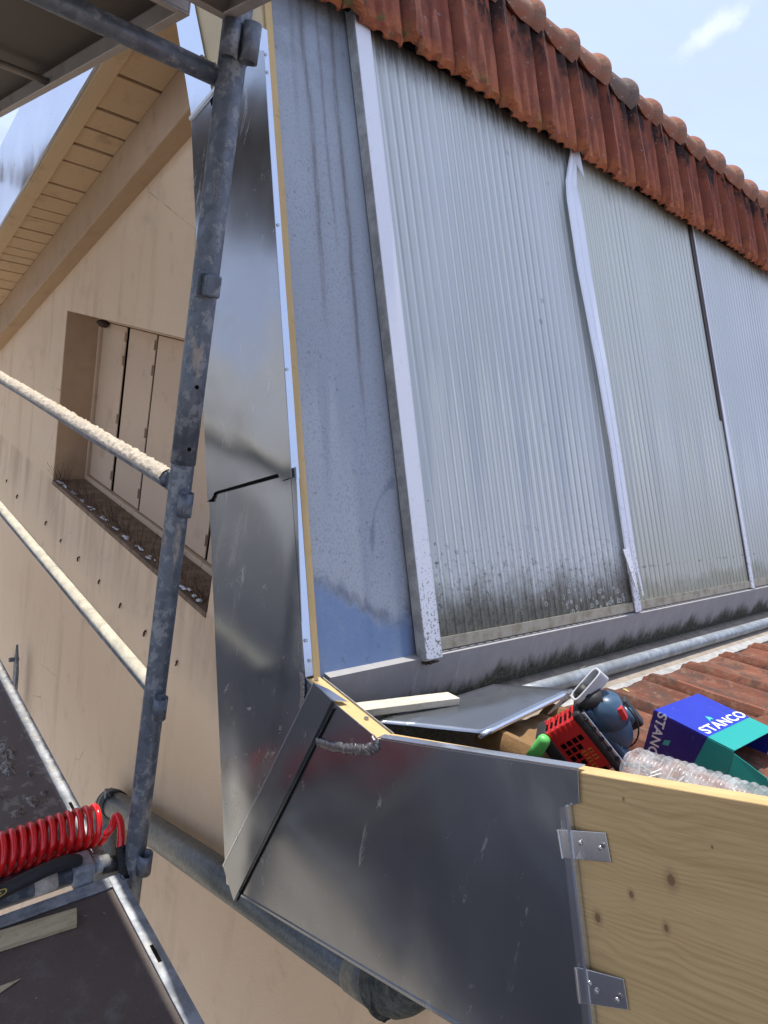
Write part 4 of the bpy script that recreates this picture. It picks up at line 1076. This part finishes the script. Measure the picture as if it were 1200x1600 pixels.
tag(link('crumbs', bm, M_mudd), 'crumbs of mortar and chips scattered on the lower decks', 'debris', kind='stuff')

bm = B(); box(bm, (-1.425, -.72, .602), (-1.232, .575, .612)); link('sun_blocker_plate', bm, M_alu, dE)  # unseen plate added to keep sun in the deck gap off the lower deck
# lower transom with clamps
lt = thing('scaffold_transom', 'lower transom tube between the two decks with a clamp and mortar', 'scaffold tube', (-1.262, .3, -1.19))
bm = B(); tube(bm, [(-1.258, -.7, -1.188), (-1.258, .1, -1.188), (-1.258, .47, -1.186)], .0205, 26); link('tube', bm, M_galv, lt, smooth=True)
bm = B(); tube(bm, [(-1.258, .395, -1.186), (-1.258, .440, -1.186)], .0232, 24, jit=lambda i, k: .0015*NZ(k*.9, i, 0)); link('mortar_crust', bm, M_mud, lt, smooth=True)
bm = B(); box(bm, (-1.288, .470, -1.215), (-1.230, .515, -1.160)); link('clamp', bm, M_frame, lt, bevel=.008)
bm = B(); tube(bm, [(-1.258, .515, -1.186), (-1.256, .550, -1.188)], .017, 20); link('tube_end', bm, M_frame, lt, smooth=True)
bm = B(); tube(bm, [(-1.255, .535, -1.193), (-1.252, .575, -1.195)], .0175, 20); link('rubber_end', bm, M_black, lt, smooth=True)
pl = thing('dusty_plate', 'reddish dusty steel end plate under the red hose', 'steel plate', (-1.30, .3, -1.2))
bm = B(); box(bm, (-1.338, -.02, -1.205), (-1.282, .53, -1.196)); link('plate', bm, material('pinkish_dusty_steel', f_strip((.14, .07, .08), (.33, .23, .24)), metal=.2), pl, bevel=.002)

# red coiled hose
hs = thing('coiled_hose', 'red spiral air hose lying across the deck joint', 'hose', (-1.34, .3, -1.2))
bm = B(); path = []; n = 31*30; yA, yBe = -.045, .556
for i in range(n+1):
    t = i/n; a = t*31*2*math.pi
    rr = .0405 + .002*NZ(t*9, 0, 0); yy = lerp(yA, yBe, t)
    path.append(Vector((-1.345+.012*math.sin(t*5)+math.cos(a)*rr+.02*t, yy+.004*math.sin(a), -1.148+math.sin(a)*rr)))
tube(bm, path, .0068, 10)
e = path[-1]
tail = [e, e+Vector((.0, .010, .016)), Vector((-1.312, .580, -1.118)), Vector((-1.290, .582, -1.120)), Vector((-1.270, .579, -1.142)), Vector((-1.258, .575, -1.165))]
sm_t = []
for i in range(len(tail)-1):
    for k in range(6):
        t = k/6; p0, p1, p2, p3 = tail[max(0, i-1)], tail[i], tail[i+1], tail[min(len(tail)-1, i+2)]
        sm_t.append(.5*((2*p1)+(p2-p0)*t+(2*p0-5*p1+4*p2-p3)*t*t+(3*p1-p0-3*p2+p3)*t**3))
sm_t.append(tail[-1]); tube(bm, sm_t, .0085, 12)
link('coil', bm, M_red, hs, smooth=True)
bm = B(); sp = [Vector((lerp(-1.258, -1.205, i/160), .575, lerp(-1.158, -1.235, i/160)))+Vector((math.cos(i*.9)*.009, math.sin(i*.9)*.010, math.cos(i*.9)*.004)) for i in range(161)]
tube(bm, sp, .0022, 6); tube(bm, [(-1.258, .575, -1.158), (-1.205, .575, -1.235)], .0068, 10); link('bend_spring', bm, M_black, hs, smooth=True)

# hand tool with black grip
ht = thing('hand_tool', 'tool with a black rubber grip and yellow oval badge by the hose', 'hand tool', (-1.23, .38, -1.17))
gp = [Vector(p) for p in ((-1.222, .20, -1.168), (-1.226, .27, -1.160), (-1.232, .33, -1.150), (-1.240, .39, -1.143), (-1.250, .44, -1.143), (-1.255, .472, -1.150), (-1.253, .492, -1.160))]
bm = B(); tube(bm, gp, [.011, .0135, .0145, .0145, .0140, .0155, .011], 20); o = link('grip', bm, M_black, ht, smooth=True); md = o.modifiers.new('s', 'SUBSURF'); md.levels = md.render_levels = 1
bm = B(); tube(bm, [(-1.2205, .18, -1.168), (-1.225, .262, -1.1615)], [.0130, .0142], 20); link('collar', bm, M_yellow, ht, smooth=True)
bm = B(); nb_ = 20
ax = (gp[3]-gp[1]).normalized(); nn_ = Vector((.75, -.25, .62)); nn_ = (nn_-ax*nn_.dot(ax)).normalized(); sd_ = ax.cross(nn_)
c = Vector((-1.2295, .308, -1.1537)) + nn_*.0142
for (a_, b_, lift, mat_, nm) in ((.030, .0062, .0006, M_yellow, 'badge_rim'), (.0275, .0045, .0011, M_black, 'badge_field'), (.020, .0016, .0014, M_yellow, 'badge_print')):
    bm = B(); vsx = [bm.verts.new(c + ax*(math.copysign(abs(math.cos(q))**.5, math.cos(q))*a_) + sd_*(math.copysign(abs(math.sin(q))**.7, math.sin(q))*b_) + nn_*lift) for q in [2*math.pi*k/28 for k in range(28)]]
    fc = bm.faces.new(vsx); ex = bmesh.ops.extrude_face_region(bm, geom=[fc]); bmesh.ops.translate(bm, vec=-nn_*.004, verts=[g for g in ex['geom'] if isinstance(g, bmesh.types.BMVert)])
    link(nm, bm, mat_, ht)
# wood offcuts
def offcut(label, a, b, wdt, th, mat, cut=0.):
    a, b = Vector(a), Vector(b); d = (b-a).normalized(); s_ = Vector((0, 0, 1)).cross(d).normalized()
    bm = B(); n = 24; rows = []
    for i in range(n+1):
        t = i/n; c = lerp(a, b, t); w2 = wdt*.5*(1+.05*NZ(t*5, 1, 0)); o_ = .001
        rows.append([bm.verts.new(c+s_*(sg*w2)+Vector((0, 0, zz_))+d*(cut*sg if t == 1 else 0)+Vector((NZ(t*20, sg, zz_*99)*o_,)*3)) for sg, zz_ in ((-1, 0), (1, 0), (1, th), (-1, th))])
    for i in range(n):
        for k in range(4): bm.faces.new((rows[i][k], rows[i][(k+1) % 4], rows[i+1][(k+1) % 4], rows[i+1][k]))
    bm.faces.new(rows[0]); bm.faces.new(rows[-1][::-1])
    o = link('wood_offcut', bm, mat, bevel=.0015); tag(o, label, 'wood offcut', 'loose pieces of wood'); return o
offcut('flat brown offcut lying on the near dark plywood deck', (-1.175, .19, -1.2045), (-1.150, .452, -1.2045), .040, .012, M_oldwood, .004)
offcut('small offcut tip at the left edge lower on the plywood', (-1.02, .10, -1.2045), (-1.063, .262, -1.2045), .03, .012, M_oldwood, .012)
offcut('bleached batten lying on the loose metal sheet in the valley', (-.880, .850, -.6795), (-.838, 1.085, -.6795), .030, .0165, M_whitewood, -.006)

# loose metal sheet in the valley
ms = thing('loose_metal_sheet', 'loose flat zinc sheet with rolled front edge bridging the valley', 'metal sheet', (-.79, 1.1, -.70))
A_, B_, C_, D_ = Vector((-.845, .866, -.681)), Vector((-.868, 1.262, -.686)), Vector((-.762, 1.425, -.676)), Vector((-.722, 1.045, -.678))
bm = B(); n = 14; g = []
for i in range(n+1):
    row = []
    for j in range(n+1):
        p = lerp(lerp(A_, D_, j/n), lerp(B_, C_, j/n), i/n); p = p + Vector((0, 0, .004*math.sin(i/n*3.1)*math.sin(j/n*3.1)-.0015+.001*NZ(i*.3, j*.3, 0))); row.append(bm.verts.new(p))
    g.append(row)
for i in range(n):
    for j in range(n): bm.faces.new((g[i][j], g[i+1][j], g[i+1][j+1], g[i][j+1]))
o = link('sheet', bm, M_zinc, ms, smooth=True); md = o.modifiers.new('t', 'SOLIDIFY'); md.thickness = .0012
bm = B(); tube(bm, [lerp(D_, C_, i/8)+Vector((.001, 0, -.006)) for i in range(9)], .0062, 18, inner=.0048); link('rolled_edge', bm, M_zincb, ms, smooth=True)

# ---- text helper
def text(name, body, size, origin, xd, yd, mat, parent, bold=.0, wide=1.):
    cu = bpy.data.curves.new(name, 'FONT'); cu.body = body; cu.size = size; cu.extrude = .0004; cu.offset = bold; cu.align_x = 'CENTER'; cu.align_y = 'CENTER'; cu.space_character = 1.06
    tmp = bpy.data.objects.new(name+'_tmp', cu); col.objects.link(tmp)
    dg = bpy.context.evaluated_depsgraph_get(); me = bpy.data.meshes.new_from_object(tmp.evaluated_get(dg)); bpy.data.objects.remove(tmp)
    xd, yd = Vector(xd).normalized(), Vector(yd).normalized(); zd = xd.cross(yd)
    M4 = Matrix(((xd.x, yd.x, zd.x, origin[0]), (xd.y, yd.y, zd.y, origin[1]), (xd.z, yd.z, zd.z, origin[2]), (0, 0, 0, 1)))
    me.transform(Matrix.Scale(wide, 4, (1, 0, 0))); me.transform(M4); me.materials.clear(); me.materials.append(mat)
    o = bpy.data.objects.new(name, me); col.objects.link(o); o.parent = parent; o.matrix_parent_inverse = Matrix.Translation(parent.location).inverted()
    return o

# ---- blue and teal screw box
bx = thing('screw_box', 'blue and teal printed cardboard box lying open on the lower tiles', 'box', (-.42, 1.5, -.66))
bO = Vector((-.530, 1.343, -.588)); bU = Vector((.985, -.02, .03)).normalized(); bV = Vector((.06, 1, .0)).normalized(); bV = (bV-bU*bV.dot(bU)).normalized(); bW = bU.cross(bV)
LX, LY, LZ = .163, .196, .112; LB = .112
def bp(u, v, w_): return bO + bU*u + bV*v + bW*w_
def panel(name, pts, mat, th=.0012):
    bm = B(); a = [bp(*p) for p in pts]; nn = (a[1]-a[0]).cross(a[2]-a[0]).normalized(); prism(bm, a, nn*th); return link(name, bm, mat, bx)
panel('blue_top', [(0, 0, 0), (LB, 0, 0), (LB, LY, 0), (0, LY, 0)], M_cblue)
panel('teal_top', [(LB, 0, 0), (LX, 0, 0), (LX, LY, 0), (LB, LY, 0)], M_cteal)
panel('blue_side', [(0, 0, -.001), (0, 0, -LZ), (LB-.02, 0, -LZ), (LB, 0, -.001)], M_cblue_shade)
panel('teal_side', [(LB, 0, -.001), (LB-.02, 0, -LZ), (LX, 0, -LZ), (LX, 0, -.001)], M_cteal)
panel('blue_end', [(0, 0.001, -.001), (0, LY, -.001), (0, LY, -LZ), (0, 0.001, -LZ)], M_cblue_shade)
panel('blue_back', [(0, LY, -.001), (LX, LY, -.001), (LX, LY, -LZ), (0, LY, -LZ)], M_cblue)
panel('teal_bottom', [(0.002, 0.002, -LZ), (0.002, LY-.002, -LZ), (LX, LY-.002, -LZ), (LX, 0.002, -LZ)], M_card)
panel('inside', [(LX-.06, 0.003, -.003), (LX-.06, LY-.003, -.003), (LX-.06, LY-.003, -LZ+.002), (LX-.06, 0.003, -LZ+.002)], M_card)
panel('flap', [(LX+.001, 0.0, -.004), (LX+.001, 0.0, -LZ), (LX+.100, -.030, -LZ-.005), (LX+.100, -.030, -.040), (LX+.070, -.022, -.008)], M_cteal)
panel('flap', [(LX+.001, .004, -LZ), (LX+.001, LY-.004, -LZ), (LX+.05, LY-.02, -LZ-.01), (LX+.05, .02, -LZ-.01)], M_card)
text('brand_text', 'STANCO', .031, bp(LB-.015, LY*.54, .0016), bV, -bU, M_print, bx, .0006, 1.45)
text('brand_text', 'STANCO', .027, bp(.018, -.0018, -.056), -bW, bU, M_print, bx, .0005, 1.05)
bm = B(); c = bp(LB-.037, LY*.44, .0014)
prism(bm, [c+bU*.008-bV*.011, c-bU*.001-bV*.004, c-bU*.010+bV*.002, c-bU*.002+bV*.012, c+bU*.006+bV*.008, c+bU*.002+bV*.001], bW*.0006); link('emblem', bm, M_printg, bx)
bm = B(); c = bp(.040, -.0016, -.050); prism(bm, [c+bU*.008+bW*.008, c-bU*.004+bW*.003, c-bU*.006-bW*.008, c+bU*.006-bW*.004], -bV*.0005); link('emblem', bm, M_printg, bx)

# ---- ribbed clear tube
ct = thing('clear_plastic_tube', 'clear ribbed plastic tube of screws lying behind the wooden board', 'plastic tube', (-.3, 1.0, -.6))
tA, tB = Vector((-.425, 1.022, -.563)), Vector((-.115, 1.005, -.475)); path, rs = [], []
n = 260
for i in range(n+1):
    t = i/n; path.append(lerp(tA, tB, t)); endr = min(1, (t/.07+.02))**.5
    rs.append(endr*(.0375 + .0013*math.cos(i*2*math.pi/10)+.0012*NZ(i*.06, 0, 0)) )
bm = B(); tube(bm, path, rs, 36, jit=lambda i, k: .0022*NZ(i*.07, math.cos(k*.17)*2, 4)); link('tube_wall', bm, M_plastic, ct, smooth=True)
bm = B(); random.seed(5)
M_scr = material('screws_inside', lambda N: {'Base Color': N.mix(N.island(), (.30, .24, .20), (.62, .60, .58)), 'Roughness': .35}, metal=.4)
for i in range(150):
    c = lerp(tA, tB, random.uniform(.06, 1)) + Vector((0, random.uniform(-.024, .024), random.uniform(-.026, .010))); d = Vector((random.uniform(-1, 1), random.uniform(-1, 1), random.uniform(-.5, .5))).normalized()*.014
    tube(bm, [c-d, c+d*.8, c+d], [.0016, .0018, .0036], 6)
link('screws', bm, M_scr, ct)

# ---- green marker
bm = B(); g0, g1 = Vector((-.618, 1.085, -.672)) - RT*.014 - FW*.03, Vector((-.600, 1.085, -.614)) - RT*.014 - FW*.03; tube(bm, [g0, g0+(g1-g0)*.5, g0+(g1-g0)*.86, g0+(g1-g0)*.96, g1], [.0125, .0125, .012, .0095, .003], 20)
gm = tag(link('marker_cap', bm, M_green, None, smooth=True), 'bright green plastic cap sticking up beside the red tool', 'marker cap')

# ---- power tool: red vented housing, blue body, pale grey guard
tl = thing('power_tool', 'cordless tool with red vented housing, blue body and grey guard', 'power tool', (-.52, 1.18, -.68))
tx = (RT*.62 - UP*.78).normalized()                  # long side of the red face, runs down to the right
tn = (-FW*.90 - RT*.30 - UP*.22).normalized(); tn = (tn-tx*tn.dot(tx)).normalized()     # red face normal, toward the yard
ty = tn.cross(tx)                                    # upward right, toward the blue body
if ty.dot(RT) < 0: ty = -ty
CT = Vector((-.548, 1.125, -.597)) - RT*.016 - UP*.033
def rbox(name, c, hx, hy, hz_, mat, r_=.006, seg=3, rot=None):
    bm = B(); box(bm, (-hx, -hy, -hz_), (hx, hy, hz_)); bmesh.ops.bevel(bm, geom=bm.edges[:], offset=r_, segments=seg, affect='EDGES', profile=.6)
    Mx = Matrix(((tx.x, ty.x, tn.x, 0), (tx.y, ty.y, tn.y, 0), (tx.z, ty.z, tn.z, 0), (0, 0, 0, 1)))
    if rot: Mx = Mx @ rot
    c = CT + tx*c[0] + ty*c[1] + tn*c[2]
    for v in bm.verts: v.co = c + (Mx @ v.co)
    return link(name, bm, mat, tl, smooth=False)
rbox('housing', (0, 0, -.024), .060, .038, .024, M_toolred, .008)
rbox('black_base', (0, -.042, -.026), .062, .014, .028, M_black, .008)
rbox('rubber_rim', (.002, .041, -.028), .069, .0085, .034, M_black, .008)
o_ = rbox('slot', (0, 0, 0), .002, .002, .002, M_dark, .0005)
bm = B(); bmo = B()
def tp(a, b, c_): return CT + tx*a + ty*b + tn*c_
for r_ in range(6):
    a0 = -.026 + r_*.0148
    for c_ in range(4):
        b0 = -.022 + c_*.0125
        if (r_, c_) in ((1, 3), (4, 3), (5, 0)): continue
        tgt = bmo if (c_ >= 2 and 2 <= r_ <= 4) else bm
        prism(tgt, [tp(a0, b0, .0004), tp(a0+.0105, b0, .0004), tp(a0+.0105, b0+.0088, .0004), tp(a0, b0+.0088, .0004)], tn*.0006)
        prism(bm, [tp(a0+.0045, b0+.001, .0011), tp(a0+.006, b0+.001, .0011), tp(a0+.006, b0+.008, .0011), tp(a0+.0045, b0+.008, .0011)], tn*.0004)
bpy.data.objects.remove(o_)
link('vents', bm, M_dark, tl); link('vents', bmo, M_orange, tl)
bm = B()
for k_ in range(6):
    b0 = -.030+k_*.0105
    prism(bm, [tp(-.0608, b0, -.034), tp(-.0608, b0+.0052, -.034), tp(-.0608, b0+.0052, -.006), tp(-.0608, b0, -.006)], -tx*.0008)
link('vents', bm, M_dark, tl)
# ribs between the top vents
bm = B()
for k_ in range(6):
    b0 = -.0335+k_*.0115
    prism(bm, [tp(-.0635, b0, -.040), tp(-.0635, b0+.0045, -.040), tp(-.044, b0+.0045, .003), tp(-.058, b0+.0045, .003)], ty*.004)
link('rib', bm, M_toolred, tl)
rbox('steel_band', (.004, .052, -.030), .063, .0045, .030, M_rivet, .004)
rbox('blue_plate', (.004, .0615, -.032), .058, .0055, .028, M_toolblue, .005)
# body
bm = B(); bmesh.ops.create_uvsphere(bm, u_segments=32, v_segments=18, radius=1.)
for v in bm.verts:
    x_, y_, z_ = v.co; v.co = tp(-.004+x_*.056, .072+y_*(.036+.008*x_*-1), -.034+z_*.034)
link('body', bm, M_toolblue, tl, smooth=True)
bm = B(); tube(bm, [tp(-.010, .074, -.032), tp(-.034, .086, -.028), tp(-.052, .100, -.026)], [.036, .031, .022], 28); link('neck', bm, M_toolblue, tl, smooth=True)
bm = B(); tube(bm, [tp(.000, .092, -.048), tp(.012, .104, -.052), tp(.014, .110, -.054)], [.022, .018, .010], 20); link('rear_cap', bm, M_toolblue, tl, smooth=True)
rbox('button', (-.018, .1075, -.014), .0125, .0055, .008, M_toolred, .003, rot=Matrix.Rotation(R(-8), 4, 'Z'))
for (a_, b_) in ((-.052, .030), (-.052, -.028), (.052, .030), (.050, -.030)):
    bm = B(); tube(bm, [tp(a_, b_, -.001), tp(a_, b_, .0012)], .0028, 10); link('screw', bm, M_rivet, tl)
for k_ in range(5): rbox('grip_rib', (-.046+k_*.023, .0515, -.028), .0022, .0035, .0335, M_black, .001)
rbox('label_plate', (.012, .0675, -.020), .026, .0012, .009, M_toolgrey, .0006)
bm = B(); tube(bm, [tp(-.004+.057*math.cos(q), .072+.0455*math.sin(q), -.030) for q in [R(-30+k_*12) for k_ in range(20)]], .0016, 6); link('seam', bm, M_black, tl, smooth=True)
rbox('black_seam', (.010, .094, -.060), .030, .022, .012, M_black, .006)
# black shoe and blade toward lower left of the guard
bm = B(); tube(bm, [tp(-.070, .070, -.030), tp(-.092, .066, -.028)], [.016, .012], 14); link('collar', bm, M_black, tl, smooth=True)
q0 = CT + (-RT*.012 + UP*.098); q1 = CT + (-RT*.052 + UP*.062)
bm = B(); bl = (q1-q0).normalized(); bs = bl.cross(FW).normalized(); prism(bm, [q0-bs*.006+FW*.02, q0+bs*.006+FW*.02, q1+bs*.001+FW*.02, q1-bs*.001+FW*.02], FW*.0015); link('blade', bm, M_rivet, tl)
# grey guard: a deep oblong loop, dark inside, standing on the neck
gx = (RT*.66 + UP*.75).normalized(); gn = (-RT*.66 + UP*.58 - FW*.30).normalized(); gn = (gn-gx*gn.dot(gx)).normalized(); gy = gn.cross(gx)
gc = CT + RT*.020 + UP*.118
bm = B(); n = 40; rings = []
for (sc_, dn) in ((1., -.013), (1., .013), (.72, .013), (.72, -.008)):
    ring = []
    for k in range(n):
        a = 2*math.pi*k/n; ex_, ey_ = math.copysign(abs(math.cos(a))**.45, math.cos(a)), math.copysign(abs(math.sin(a))**.45, math.sin(a))
        o_x, o_y = (.037, .013) if sc_ == 1. else (.033, .009)
        ring.append(bm.verts.new(gc+gx*ex_*o_x+gy*ey_*o_y+gn*dn))
    rings.append(ring)
for i in range(3):
    for k in range(n): bm.faces.new((rings[i][k], rings[i+1][k], rings[i+1][(k+1) % n], rings[i][(k+1) % n]))
bm.faces.new(rings[0]); bm.faces.new(rings[3])
link('guard', bm, M_toolgrey, tl, smooth=False, bevel=.0015)
bm = B(); prism(bm, [gc+gx*ex_*.0325+gy*ey_*.0085+gn*-.007 for ex_, ey_ in ((-1, -.8), (-.9, -1), (.9, -1), (1, -.8), (1, .8), (.9, 1), (-.9, 1), (-1, .8))], gn*.001); link('guard_inside', bm, M_black, tl)
bm = B(); tube(bm, [gc-gx*.034-gn*.006, tp(-.052, .092, -.026)], [.013, .020], 16); link('guard_mount', bm, M_black, tl, smooth=True)
bm = B(); tube(bm, [tp(.05, -.02, -.04), tp(.085, .02, -.06), tp(.12, .075, -.055)], [.006, .005, .004], 8); link('lead', bm, M_black, tl, smooth=True)

# small litter in the gutter and on the tiles
bm = B(); tube(bm, [(-.913, 1.72, -.750), (-.905, 1.735, -.742), (-.90, 1.76, -.744)], [.003, .005, .002], 6); tube(bm, [(-.86, 1.62, -.752), (-.858, 1.70, -.750)], .002, 5)
tag(link('twig', bm, M_under), 'small dark twigs lying on the sandy gutter bed', 'twig')
bm = B(); random.seed(9)
for (yy, ss) in ((1.62, .06), (1.50, .14), (1.40, .12), (1.30, .22), (1.72, .22), (1.25, .10), (1.55, .03)):
    c = PL(yy, ss, .036); r_ = random.uniform(.004, .008); vsx = [bm.verts.new(c+Vector((math.cos(a)*r_*1.7, math.sin(a)*r_, random.uniform(0, .002)))) for a in [k*math.pi/3 for k in range(6)]]; bm.faces.new(vsx)
tag(link('dry_leaves', bm, material('yellow_leaf', color=(.42, .40, .12), rough=.7)), 'tiny yellowish leaves scattered on the lower roof tiles', 'leaves', kind='stuff')
